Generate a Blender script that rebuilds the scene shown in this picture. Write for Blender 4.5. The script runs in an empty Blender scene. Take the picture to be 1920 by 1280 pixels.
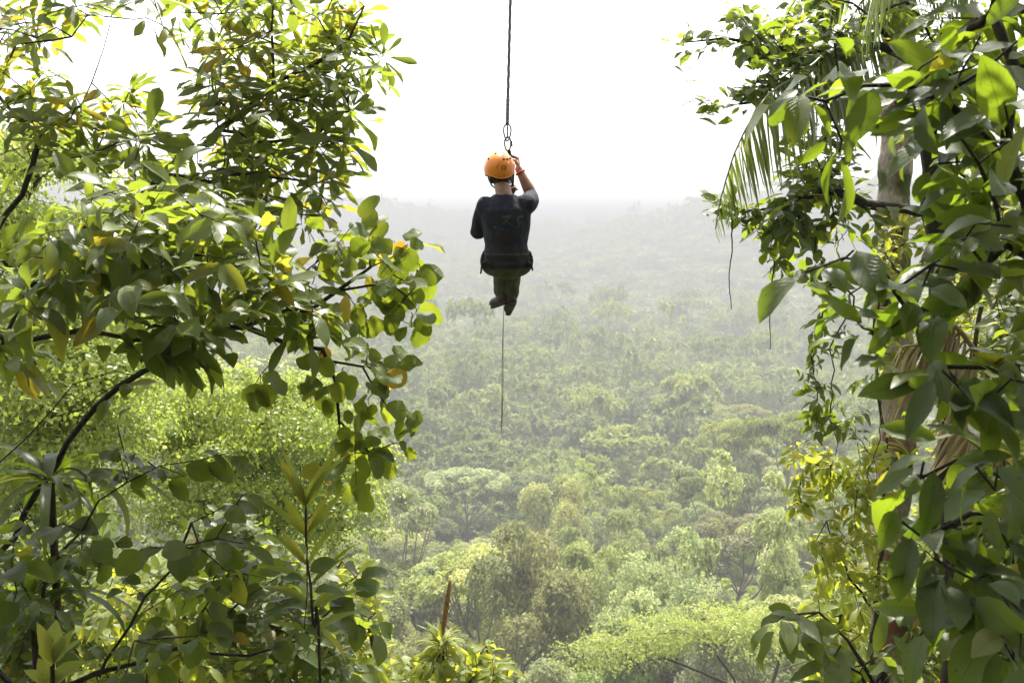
import bpy, bmesh, math, random
import numpy as np
from mathutils import Vector, Matrix
from mathutils.bvhtree import BVHTree

scene = bpy.context.scene
COL = scene.collection
# ------------------------------------------------------------------ camera, sky, sun, exposure
PITCH = math.radians(6.27)
cam_d = bpy.data.cameras.new('camera')
cam_d.lens = 35; cam_d.sensor_width = 36; cam_d.clip_start = 0.05; cam_d.clip_end = 20000
cam_d.dof.use_dof = True; cam_d.dof.focus_distance = 6.6; cam_d.dof.aperture_fstop = 6.3
cam = bpy.data.objects.new('camera', cam_d); COL.objects.link(cam)
cam.rotation_euler = (math.pi / 2 - PITCH, 0, 0)
scene.camera = cam

SUN_EL, SUN_AZ = math.radians(60), math.radians(6)
world = bpy.data.worlds.new("World"); scene.world = world; world.use_nodes = True
wn, wl = world.node_tree.nodes, world.node_tree.links
wn.clear()
sky = wn.new('ShaderNodeTexSky'); sky.sky_type = 'NISHITA'; sky.sun_disc = False
sky.sun_elevation = SUN_EL; sky.sun_rotation = SUN_AZ
sky.altitude = 300; sky.air_density = 1.0; sky.dust_density = 3.0; sky.ozone_density = 1.0
hs = wn.new('ShaderNodeHueSaturation'); hs.inputs['Saturation'].default_value = 0.22
bg = wn.new('ShaderNodeBackground'); bg.inputs['Strength'].default_value = 0.15
wo = wn.new('ShaderNodeOutputWorld')
lt = wn.new('ShaderNodeMix'); lt.data_type = 'RGBA'; lt.blend_type = 'LIGHTEN'; lt.inputs[0].default_value = 1
lt.inputs[7].default_value = (4.1, 4.15, 4.2, 1)          # a bright even cloud deck down to the horizon
wl.new(sky.outputs[0], hs.inputs['Color']); wl.new(hs.outputs[0], lt.inputs[6]); wl.new(lt.outputs[2], bg.inputs['Color']); wl.new(bg.outputs[0], wo.inputs['Surface'])

sun_d = bpy.data.lights.new('sun', 'SUN'); sun_d.energy = 4.4; sun_d.angle = math.radians(2.0); sun_d.color = (1.0, 0.955, 0.87)
sun = bpy.data.objects.new('sun', sun_d); COL.objects.link(sun)
SUNV = Vector((math.sin(SUN_AZ) * math.cos(SUN_EL), math.cos(SUN_AZ) * math.cos(SUN_EL), math.sin(SUN_EL)))
sun.rotation_euler = SUNV.to_track_quat('Z', 'Y').to_euler()

scene.view_settings.view_transform = 'Standard'; scene.view_settings.look = 'None'
scene.view_settings.exposure = 1.68; scene.view_settings.gamma = 1
cy = scene.cycles
cy.max_bounces = 7; cy.diffuse_bounces = 3; cy.glossy_bounces = 2; cy.transmission_bounces = 4
cy.volume_bounces = 0; cy.transparent_max_bounces = 4
cy.use_denoising = True; cy.use_adaptive_sampling = True; cy.adaptive_threshold = 0.015
cy.sample_clamp_indirect = 6

# ------------------------------------------------------------------ helpers
F = 35 / 36 * 1920
FW = np.array((0, math.cos(PITCH), -math.sin(PITCH))); UP = np.array((0, math.sin(PITCH), math.cos(PITCH)))
def P(px, py, d):
    """world point seen at photo pixel (px, py) at depth d metres in front of the camera"""
    px, py, d = np.asarray(px, float), np.asarray(py, float), np.asarray(d, float)
    x = (px - 960) / F * d; u = -(py - 640) / F * d
    return np.stack([x, FW[1] * d + UP[1] * u, FW[2] * d + UP[2] * u], -1)
def nrm(v):
    v = np.asarray(v, float)
    return v / np.maximum(np.linalg.norm(v, axis=-1, keepdims=True), 1e-9)
GD = [-60, 0, 6, 12, 25, 45, 60, 80, 100, 172, 250, 400, 700, 1000, 1500, 2000, 2300, 2600, 3200]
GZ = [9, -4.2, -7.5, -12, -24, -38, -43, -48.5, -54, -73, -82, -90, -98, -94, -68, -34, -17, -32, -60]
def wob(x, y, s, ph=0.0):
    return (np.sin(x / s + 1.3 + ph) * np.cos(y / s * 1.13 + .7 + ph * 2) + .5 * np.sin(x / s * 2.1 + y / s * 1.7 + ph * 3)) / 1.5
def ground_z(x, y):
    x = np.asarray(x, float); y = np.asarray(y, float)
    d = np.where(y > 0, np.sqrt(np.maximum(y, 0) ** 2 + (.35 * x) ** 2), y)
    z = np.interp(d, GD, GZ)
    k = np.clip((d - 70) / 220, 0, 1)
    z = z + k * (11 * wob(x, y, 150, 1) + 7 * wob(x, y, 48, 2))
    k2 = np.clip((d - 900) / 1000, 0, 1)
    z = z + k2 * (13 * wob(x, y, 240, 4) + 30 * np.clip((x - 60) / 480, 0, 1) ** 1.3 + 6 * np.clip((-x - 300) / 500, 0, 1))
    z = z + 84 * np.exp(-((d - 1560) / 330) ** 2) * np.clip((x - 60 + 60 * wob(x, y, 210, 5)) / 430, 0, 1.12) ** .9
    z = z + 50 * np.exp(-((d - 2250) / 300) ** 2) * np.clip((-x - 20 + 50 * wob(x, y, 170, 6)) / 330, 0, 1)
    return z

def mesh_obj(name, v, f, mat, parent=None, uv=None, attrs=None, smooth=True, offset=None):
    """one mesh from numpy verts and quad/tri faces (f: (n,k) array or list of such arrays)"""
    fl = f if isinstance(f, list) else [f]
    fl = [np.asarray(a, np.int32) for a in fl if len(a)]
    v = np.asarray(v, np.float64)
    if offset is not None: v = v - np.asarray(offset)
    me = bpy.data.meshes.new(name)
    me.vertices.add(len(v)); me.vertices.foreach_set('co', v.astype(np.float32).ravel())
    loops = np.concatenate([a.ravel() for a in fl])
    tot = np.concatenate([np.full(len(a), a.shape[1], np.int32) for a in fl])
    start = np.concatenate([[0], np.cumsum(tot)[:-1]]).astype(np.int32)
    me.loops.add(len(loops)); me.loops.foreach_set('vertex_index', loops)
    me.polygons.add(len(tot)); me.polygons.foreach_set('loop_start', start); me.polygons.foreach_set('loop_total', tot)
    me.polygons.foreach_set('use_smooth', np.full(len(tot), smooth, bool))
    me.update(calc_edges=True)
    if uv is not None:
        l = me.uv_layers.new(name='UVMap'); l.data.foreach_set('uv', np.asarray(uv, np.float32)[loops].ravel())
    for k, a in (attrs or {}).items():
        at = me.attributes.new(k, 'FLOAT', 'POINT'); at.data.foreach_set('value', np.asarray(a, np.float32))
    if mat is not None: me.materials.append(mat)
    o = bpy.data.objects.new(name, me); COL.objects.link(o)
    if parent is not None: o.parent = parent
    return o
def thing(name, label, cat, loc=(0, 0, 0), group=None):
    o = bpy.data.objects.new(name, None); COL.objects.link(o); o.location = Vector(loc); o.empty_display_size = .3
    o['label'] = label; o['category'] = cat
    if group: o['group'] = group
    return o
def tag(o, label=None, cat=None, group=None, kind=None):
    if label: o['label'] = label
    if cat: o['category'] = cat
    if group: o['group'] = group
    if kind: o['kind'] = kind
    return o

class MB:
    """collects geometry"""
    def __init__(s): s.v, s.f, s.n = [], [], 0
    def add(s, v, f):
        s.v.append(np.asarray(v, float)); s.f.append(np.asarray(f, np.int32) + s.n); s.n += len(v)
    def tube(s, pts, rad, k=6, cap=True):
        pts = np.asarray(pts, float); n = len(pts)
        if n < 2: return
        rad = np.broadcast_to(np.asarray(rad, float), (n,))
        t = nrm(np.gradient(pts, axis=0))
        a = np.array((0, 0, 1.)) if abs(t[0][2]) < .8 else np.array((1., 0, 0))
        u = nrm(np.cross(t[0], a)); U = [u]
        for i in range(1, n):
            u = nrm(u - t[i] * np.dot(u, t[i])); U.append(u)
        U = np.array(U); W = np.cross(t, U)
        ang = np.arange(k) * 2 * math.pi / k
        ring = pts[:, None] + rad[:, None, None] * (np.cos(ang)[None, :, None] * U[:, None] + np.sin(ang)[None, :, None] * W[:, None])
        i = np.arange(n - 1)[:, None] * k; j = np.arange(k)[None]; j2 = (j + 1) % k
        f = np.stack([i + j, i + j2, i + k + j2, i + k + j], -1).reshape(-1, 4)
        s.add(ring.reshape(-1, 3), f)
        if cap:
            for e in (0, n - 1):
                c = np.concatenate([ring[e], pts[e][None]])
                q = np.stack([np.arange(k), (np.arange(k) + 1) % k, np.full(k, k), np.full(k, k)], -1)
                s.add(c, q[:, :3] if False else np.stack([np.arange(k), (np.arange(k) + 1) % k, np.full(k, k), np.full(k, k)], -1))
    def obj(s, name, mat, parent=None, offset=None, smooth=True):
        v = np.concatenate(s.v); tri, quad = [], []
        for f in s.f:
            if f.shape[1] == 3: tri.append(f)
            else:
                d = f[:, 2] == f[:, 3]
                if d.any(): tri.append(f[d][:, :3])
                if (~d).any(): quad.append(f[~d])
        fl = []
        if quad: fl.append(np.concatenate(quad))
        if tri: fl.append(np.concatenate(tri))
        return mesh_obj(name, v, fl, mat, parent, offset=offset, smooth=smooth)

# ------------------------------------------------------------------ materials
def new_mat(name):
    m = bpy.data.materials.new(name); m.use_nodes = True
    nt = m.node_tree; nt.nodes.clear()
    out = nt.nodes.new('ShaderNodeOutputMaterial')
    return m, nt, nt.nodes, nt.links, out
def ramp(N, stops):
    r = N.new('ShaderNodeValToRGB'); e = r.color_ramp.elements
    while len(e) < len(stops): e.new(0.5)
    for el, (p, c) in zip(e, stops): el.position = p; el.color = (*c, 1)
    return r
def simple_mat(name, col, rough=.6, metal=0, noise=.15, scale=30, bump=.0, col2=None, spec=.5):
    m, nt, N, L, out = new_mat(name)
    b = N.new('ShaderNodeBsdfPrincipled'); b.inputs['Roughness'].default_value = rough; b.inputs['Metallic'].default_value = metal
    b.inputs['Specular IOR Level'].default_value = spec
    tc = N.new('ShaderNodeTexCoord'); nz = N.new('ShaderNodeTexNoise'); nz.inputs['Scale'].default_value = scale; nz.inputs['Detail'].default_value = 5
    L.new(tc.outputs['Object'], nz.inputs['Vector'])
    c2 = col2 or tuple(max(0, c * (1 - noise * 2)) for c in col)
    r = ramp(N, [(.35, c2), (.65, col)]); L.new(nz.outputs['Fac'], r.inputs[0]); L.new(r.outputs[0], b.inputs['Base Color'])
    if bump:
        bp = N.new('ShaderNodeBump'); bp.inputs['Strength'].default_value = bump; bp.inputs['Distance'].default_value = .01
        L.new(nz.outputs['Fac'], bp.inputs['Height']); L.new(bp.outputs[0], b.inputs['Normal'])
    L.new(b.outputs[0], out.inputs[0]); return m
def leaf_mat(name, tones, trans, tfac=.42, rough=.38, under=None, veins=7, spec=.22, vein_amt=.6, objrand=False):
    """tones: ramp of (pos, colour) over the per-leaf attribute; trans: the light that passes through the blade"""
    if veins:                                           # warm the greens of the near leaves a little
        tones = [(p_, (c[0] * 1.22, c[1] * 1.04, c[2] * .8)) for p_, c in tones]
        trans = [(p_, (c[0] * 1.16, c[1] * 1.04, c[2])) for p_, c in trans]
    m, nt, N, L, out = new_mat(name)
    at = N.new('ShaderNodeAttribute'); at.attribute_name = 'rnd'
    fac = at.outputs['Fac']
    r = ramp(N, tones)
    L.new(fac, r.inputs[0]); col = r.outputs[0]
    tr = ramp(N, trans); L.new(fac, tr.inputs[0]); tcol = tr.outputs[0]
    b = N.new('ShaderNodeBsdfPrincipled'); b.inputs['Roughness'].default_value = rough; b.inputs['Specular IOR Level'].default_value = spec
    t = N.new('ShaderNodeBsdfTranslucent')
    if under is not None:
        g = N.new('ShaderNodeNewGeometry'); mu = N.new('ShaderNodeMix'); mu.data_type = 'RGBA'
        fm = N.new('ShaderNodeMath'); fm.operation = 'MULTIPLY'; fm.inputs[1].default_value = .8; L.new(g.outputs['Backfacing'], fm.inputs[0])
        L.new(fm.outputs[0], mu.inputs[0]); L.new(col, mu.inputs[6]); mu.inputs[7].default_value = (*under, 1); col = mu.outputs[2]
    if veins:
        uv = N.new('ShaderNodeUVMap'); uv.uv_map = 'UVMap'
        sx = N.new('ShaderNodeSeparateXYZ'); L.new(uv.outputs[0], sx.inputs[0])
        a = N.new('ShaderNodeMath'); a.operation = 'ABSOLUTE'
        s0 = N.new('ShaderNodeMath'); s0.operation = 'SUBTRACT'; s0.inputs[1].default_value = .5
        L.new(sx.outputs[0], s0.inputs[0]); L.new(s0.outputs[0], a.inputs[0])
        mul = N.new('ShaderNodeMath'); mul.operation = 'MULTIPLY_ADD'; mul.inputs[1].default_value = -.55
        L.new(a.outputs[0], mul.inputs[0]); L.new(sx.outputs[1], mul.inputs[2])
        wv = N.new('ShaderNodeMath'); wv.operation = 'MULTIPLY'; wv.inputs[1].default_value = veins
        L.new(mul.outputs[0], wv.inputs[0])
        pp = N.new('ShaderNodeMath'); pp.operation = 'PINGPONG'; pp.inputs[1].default_value = .5; L.new(wv.outputs[0], pp.inputs[0])
        v1 = N.new('ShaderNodeMapRange'); v1.inputs['From Min'].default_value = .0; v1.inputs['From Max'].default_value = .09
        v1.inputs['To Min'].default_value = 1; v1.inputs['To Max'].default_value = 0; L.new(pp.outputs[0], v1.inputs[0])
        v2 = N.new('ShaderNodeMapRange'); v2.inputs['From Min'].default_value = .012; v2.inputs['From Max'].default_value = .035
        v2.inputs['To Min'].default_value = 1; v2.inputs['To Max'].default_value = 0; L.new(a.outputs[0], v2.inputs[0])
        mx = N.new('ShaderNodeMath'); mx.operation = 'MAXIMUM'; L.new(v1.outputs[0], mx.inputs[0]); L.new(v2.outputs[0], mx.inputs[1])
        vf = N.new('ShaderNodeMath'); vf.operation = 'MULTIPLY'; vf.inputs[1].default_value = vein_amt; L.new(mx.outputs[0], vf.inputs[0])
        mc = N.new('ShaderNodeMix'); mc.data_type = 'RGBA'; mc.blend_type = 'MIX'
        L.new(vf.outputs[0], mc.inputs[0]); L.new(col, mc.inputs[6]); mc.inputs[7].default_value = (*[c * 1.15 for c in tones[-2][1]], 1); col = mc.outputs[2]
        bp = N.new('ShaderNodeBump'); bp.inputs['Strength'].default_value = .35; bp.inputs['Distance'].default_value = .004; bp.invert = True
        L.new(mx.outputs[0], bp.inputs['Height']); L.new(bp.outputs[0], b.inputs['Normal'])
        # small blemishes with a shape of their own
        nz = N.new('ShaderNodeTexNoise'); nz.inputs['Scale'].default_value = 14; nz.inputs['Detail'].default_value = 4
        tc = N.new('ShaderNodeTexCoord'); L.new(tc.outputs['Object'], nz.inputs['Vector'])
        vr = N.new('ShaderNodeMapRange'); vr.inputs['From Min'].default_value = .3; vr.inputs['From Max'].default_value = .7
        vr.inputs['To Min'].default_value = .72; vr.inputs['To Max'].default_value = 1.25; L.new(nz.outputs['Fac'], vr.inputs[0])
        h = N.new('ShaderNodeHueSaturation'); L.new(vr.outputs[0], h.inputs['Value']); L.new(col, h.inputs['Color']); col = h.outputs[0]
        ns = N.new('ShaderNodeTexNoise'); ns.inputs['Scale'].default_value = 75; ns.inputs['Detail'].default_value = 3; L.new(tc.outputs['Object'], ns.inputs['Vector'])
        ad = N.new('ShaderNodeMath'); ad.operation = 'MULTIPLY_ADD'; ad.inputs[1].default_value = .12; L.new(a.outputs[0], ad.inputs[0]); L.new(ns.outputs['Fac'], ad.inputs[2])
        sp = N.new('ShaderNodeMapRange'); sp.inputs['From Min'].default_value = .7; sp.inputs['From Max'].default_value = .74; sp.inputs['To Max'].default_value = .75; L.new(ad.outputs[0], sp.inputs[0])
        mb_ = N.new('ShaderNodeMix'); mb_.data_type = 'RGBA'; L.new(sp.outputs[0], mb_.inputs[0]); L.new(col, mb_.inputs[6]); mb_.inputs[7].default_value = (.1, .06, .02, 1); col = mb_.outputs[2]
        mt_ = N.new('ShaderNodeMix'); mt_.data_type = 'RGBA'; L.new(sp.outputs[0], mt_.inputs[0]); L.new(tcol, mt_.inputs[6]); mt_.inputs[7].default_value = (.12, .07, .02, 1); tcol = mt_.outputs[2]
        # veins let less light through
        mv_ = N.new('ShaderNodeMix'); mv_.data_type = 'RGBA'; mv_.blend_type = 'MULTIPLY'; L.new(vf.outputs[0], mv_.inputs[0]); L.new(tcol, mv_.inputs[6]); mv_.inputs[7].default_value = (.45, .55, .4, 1); tcol = mv_.outputs[2]
    if objrand:
        oi = N.new('ShaderNodeObjectInfo')
        for kind in ('col', 'tcol'):
            h = N.new('ShaderNodeHueSaturation')
            a1 = N.new('ShaderNodeMapRange'); a1.inputs['To Min'].default_value = .472; a1.inputs['To Max'].default_value = .51; L.new(oi.outputs['Random'], a1.inputs[0])
            rr = N.new('ShaderNodeMath'); rr.operation = 'FRACT'; m7 = N.new('ShaderNodeMath'); m7.operation = 'MULTIPLY'; m7.inputs[1].default_value = 7.31
            L.new(oi.outputs['Random'], m7.inputs[0]); L.new(m7.outputs[0], rr.inputs[0])
            a2 = N.new('ShaderNodeMapRange'); a2.inputs['To Min'].default_value = .8; a2.inputs['To Max'].default_value = 1.7; L.new(rr.outputs[0], a2.inputs[0])
            m3 = N.new('ShaderNodeMath'); m3.operation = 'MULTIPLY'; m3.inputs[1].default_value = 13.7; r3 = N.new('ShaderNodeMath'); r3.operation = 'FRACT'
            L.new(oi.outputs['Random'], m3.inputs[0]); L.new(m3.outputs[0], r3.inputs[0])
            a3 = N.new('ShaderNodeMapRange'); a3.inputs['To Min'].default_value = .75; a3.inputs['To Max'].default_value = 1.15; L.new(r3.outputs[0], a3.inputs[0])
            L.new(a1.outputs[0], h.inputs['Hue']); L.new(a2.outputs[0], h.inputs['Value']); L.new(a3.outputs[0], h.inputs['Saturation'])
            if kind == 'col': L.new(col, h.inputs['Color']); col = h.outputs[0]
            else: L.new(tcol, h.inputs['Color']); tcol = h.outputs[0]
    L.new(col, b.inputs['Base Color']); L.new(tcol, t.inputs['Color'])
    ms = N.new('ShaderNodeMixShader'); ms.inputs[0].default_value = tfac
    L.new(b.outputs[0], ms.inputs[1]); L.new(t.outputs[0], ms.inputs[2]); L.new(ms.outputs[0], out.inputs[0])
    return m
def bark_mat(name, c1, c2, scale=18, moss=None, bump=.6, patch=None):
    m, nt, N, L, out = new_mat(name)
    b = N.new('ShaderNodeBsdfPrincipled'); b.inputs['Roughness'].default_value = .85; b.inputs['Specular IOR Level'].default_value = .25
    tc = N.new('ShaderNodeTexCoord'); mp = N.new('ShaderNodeMapping'); mp.inputs['Scale'].default_value = (1, 1, .35)
    L.new(tc.outputs['Object'], mp.inputs[0])
    nz = N.new('ShaderNodeTexNoise'); nz.inputs['Scale'].default_value = scale; nz.inputs['Detail'].default_value = 8; nz.inputs['Roughness'].default_value = .7
    L.new(mp.outputs[0], nz.inputs['Vector'])
    r = ramp(N, [(.3, c1), (.7, c2)]); L.new(nz.outputs['Fac'], r.inputs[0]); col = r.outputs[0]
    for k, (cc, sc, lo, hi) in enumerate([x for x in (moss, patch) if x]):
        n2 = N.new('ShaderNodeTexNoise'); n2.inputs['Scale'].default_value = sc; n2.inputs['Detail'].default_value = 6
        mo = N.new('ShaderNodeMapping'); mo.inputs['Location'].default_value = (3.1 * k, 1.7, k); L.new(tc.outputs['Object'], mo.inputs[0]); L.new(mo.outputs[0], n2.inputs['Vector'])
        mr = N.new('ShaderNodeMapRange'); mr.inputs['From Min'].default_value = lo; mr.inputs['From Max'].default_value = hi; L.new(n2.outputs['Fac'], mr.inputs[0])
        mx = N.new('ShaderNodeMix'); mx.data_type = 'RGBA'; L.new(mr.outputs[0], mx.inputs[0]); L.new(col, mx.inputs[6]); mx.inputs[7].default_value = (*cc, 1); col = mx.outputs[2]
    L.new(col, b.inputs['Base Color'])
    bp = N.new('ShaderNodeBump'); bp.inputs['Strength'].default_value = bump; bp.inputs['Distance'].default_value = .02
    L.new(nz.outputs['Fac'], bp.inputs['Height']); L.new(bp.outputs[0], b.inputs['Normal'])
    L.new(b.outputs[0], out.inputs[0]); return m

Gd, Gm, Gl = (.022, .045, .008), (.045, .085, .014), (.085, .13, .022)
M = {}
M['leaf_palmate'] = leaf_mat('leaf_palmate', [(0, (.018, .036, .006)), (.5, (.035, .066, .01)), (.86, (.07, .11, .018)), (.98, (.11, .13, .025)), (1, (.2, .1, .03))],
                             [(0, (.17, .26, .025)), (.6, (.32, .42, .04)), (1, (.55, .46, .04))], .46, .42, under=(.07, .1, .025), veins=10)
M['leaf_broad'] = leaf_mat('leaf_broad', [(0, (.018, .038, .006)), (.5, (.036, .072, .01)), (.88, (.08, .135, .02)), (.97, (.2, .17, .03)), (1, (.16, .08, .04))],
                           [(0, (.17, .27, .02)), (.6, (.34, .45, .04)), (1, (.58, .48, .04))], .46, .33, under=(.085, .12, .04), veins=9, spec=.3)
M['leaf_round'] = leaf_mat('leaf_round', [(0, (.018, .036, .006)), (.6, (.04, .072, .009)), (.9, (.085, .115, .015)), (1, (.25, .17, .02))],
                           [(0, (.16, .25, .015)), (.7, (.32, .41, .03)), (1, (.7, .48, .04))], .48, .48, under=(.065, .1, .022), veins=7, spec=.18)
M['leaf_dark'] = leaf_mat('leaf_dark', [(0, (.016, .034, .006)), (.6, (.036, .068, .01)), (.93, (.07, .1, .014)), (1, (.25, .17, .02))],
                           [(0, (.13, .21, .012)), (.7, (.28, .38, .025)), (1, (.6, .42, .04))], .42, .4, under=(.045, .07, .02), veins=8, spec=.3)
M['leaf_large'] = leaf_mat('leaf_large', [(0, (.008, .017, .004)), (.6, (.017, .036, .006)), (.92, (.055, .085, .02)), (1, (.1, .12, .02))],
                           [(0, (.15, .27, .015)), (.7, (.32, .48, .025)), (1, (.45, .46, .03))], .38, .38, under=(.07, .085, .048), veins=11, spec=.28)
M['leaf_small'] = leaf_mat('leaf_small', [(0, (.025, .05, .008)), (.6, (.05, .09, .014)), (1, (.1, .15, .022))],
                           [(0, (.18, .28, .02)), (.7, (.3, .42, .03)), (1, (.5, .5, .04))], .42, .38, under=(.08, .11, .05), veins=7)
M['leaf_fine'] = leaf_mat('leaf_fine', [(0, (.09, .13, .02)), (.6, (.18, .23, .035)), (1, (.3, .31, .06))],
                          [(0, (.32, .42, .06)), (.7, (.48, .56, .09)), (1, (.6, .6, .13))], .46, .4, veins=0, spec=.4)
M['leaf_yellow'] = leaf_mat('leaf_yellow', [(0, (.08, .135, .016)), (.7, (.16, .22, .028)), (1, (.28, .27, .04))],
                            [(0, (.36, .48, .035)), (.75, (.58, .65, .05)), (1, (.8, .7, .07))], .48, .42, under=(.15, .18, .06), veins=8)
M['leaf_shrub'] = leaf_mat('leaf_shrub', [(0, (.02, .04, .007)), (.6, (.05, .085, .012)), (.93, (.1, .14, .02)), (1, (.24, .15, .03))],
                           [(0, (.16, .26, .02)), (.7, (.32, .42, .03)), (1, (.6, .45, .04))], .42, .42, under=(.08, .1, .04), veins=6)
M['palm'] = leaf_mat('palm_leaflet', [(0, (.045, .08, .014)), (.6, (.085, .13, .024)), (1, (.13, .17, .04))],
                     [(0, (.24, .36, .03)), (1, (.42, .5, .06))], .35, .35, under=(.1, .12, .05), veins=0, spec=.6)
M['straw'] = leaf_mat('dry_frond', [(0, (.22, .17, .09)), (.6, (.38, .3, .17)), (1, (.5, .42, .27))],
                      [(0, (.4, .3, .14)), (1, (.6, .5, .28))], .3, .7, veins=0, spec=.2)
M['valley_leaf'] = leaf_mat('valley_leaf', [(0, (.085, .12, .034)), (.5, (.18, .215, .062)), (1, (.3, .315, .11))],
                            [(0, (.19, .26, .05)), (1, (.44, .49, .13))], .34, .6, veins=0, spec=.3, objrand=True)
M['yellow_crown'] = leaf_mat('yellow_crown', [(0, (.17, .185, .03)), (1, (.3, .29, .07))],
                             [(0, (.3, .36, .05)), (1, (.48, .48, .09))], .4, .6, veins=0, spec=.3)
M['pale_crown'] = leaf_mat('pale_crown', [(0, (.13, .16, .07)), (.6, (.24, .26, .14)), (1, (.42, .42, .3))],
                           [(0, (.2, .24, .1)), (1, (.4, .4, .25))], .3, .55, veins=0, spec=.4)
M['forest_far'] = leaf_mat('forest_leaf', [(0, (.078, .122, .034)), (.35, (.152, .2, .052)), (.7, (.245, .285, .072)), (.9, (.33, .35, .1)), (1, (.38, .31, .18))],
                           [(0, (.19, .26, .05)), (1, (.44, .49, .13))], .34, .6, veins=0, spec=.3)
M['crown_lime'] = leaf_mat('crown_lime', [(0, (.17, .2, .05)), (.5, (.27, .31, .08)), (1, (.38, .4, .13))],
                           [(0, (.28, .36, .06)), (1, (.5, .54, .13))], .42, .55, veins=0, spec=.3)
M['olive_crown'] = leaf_mat('olive_crown', [(0, (.09, .105, .035)), (.5, (.15, .16, .055)), (1, (.22, .215, .09))],
                           [(0, (.2, .22, .05)), (1, (.4, .4, .12))], .34, .6, veins=0, spec=.3)
M['leaf_shade'] = leaf_mat('leaf_shade', [(0, (.02, .035, .008)), (1, (.05, .075, .016))], [(0, (.08, .12, .02)), (1, (.16, .2, .03))], .3, .6, veins=0, spec=.2)
M['bark_dark'] = bark_mat('bark_dark', (.018, .013, .009), (.055, .042, .03), 30)
M['bark_brown'] = bark_mat('bark_brown', (.03, .022, .014), (.09, .07, .05), 30)
M['bark_pale'] = bark_mat('bark_pale', (.13, .1, .075), (.5, .43, .36), 34, moss=((.07, .09, .025), 3.2, .5, .6), patch=((.22, .075, .05), 2.1, .55, .62), bump=1)
M['bark_valley'] = bark_mat('bark_valley', (.10, .085, .065), (.24, .21, .17), 2)
M['vine_stem'] = bark_mat('vine_stem', (.03, .02, .012), (.08, .055, .03), 30)

# ------------------------------------------------------------------ ground
m, nt, N, L, out = new_mat('forest_floor')
b = N.new('ShaderNodeBsdfPrincipled'); b.inputs['Roughness'].default_value = .95; b.inputs['Specular IOR Level'].default_value = .1
tc = N.new('ShaderNodeTexCoord'); nz = N.new('ShaderNodeTexNoise'); nz.inputs['Scale'].default_value = .5; nz.inputs['Detail'].default_value = 9
L.new(tc.outputs['Object'], nz.inputs['Vector'])
r = ramp(N, [(.35, (.02, .028, .01)), (.55, (.045, .06, .018)), (.7, (.07, .06, .035))]); L.new(nz.outputs['Fac'], r.inputs[0]); L.new(r.outputs[0], b.inputs['Base Color'])
bp = N.new('ShaderNodeBump'); bp.inputs['Strength'].default_value = 1; bp.inputs['Distance'].default_value = .3; L.new(nz.outputs['Fac'], bp.inputs['Height']); L.new(bp.outputs[0], b.inputs['Normal'])
L.new(b.outputs[0], out.inputs[0]); M['ground'] = m
rad = np.concatenate([[0.01], np.geomspace(1.5, 3200, 130)]); ang = np.linspace(0, 2 * math.pi, 181)[:-1]
R_, A_ = np.meshgrid(rad, ang, indexing='ij')
gx, gy = R_ * np.sin(A_), R_ * np.cos(A_)
gz = ground_z(gx, np.where(gy < -60, -60, gy))
k = len(ang); i = np.arange(len(rad) - 1)[:, None] * k; j = np.arange(k)[None]; j2 = (j + 1) % k
tag(mesh_obj('ground', np.stack([gx, gy, gz], -1).reshape(-1, 3), np.stack([i + j, i + k + j, i + k + j2, i + j2], -1).reshape(-1, 4), M['ground']), kind='structure')

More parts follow.
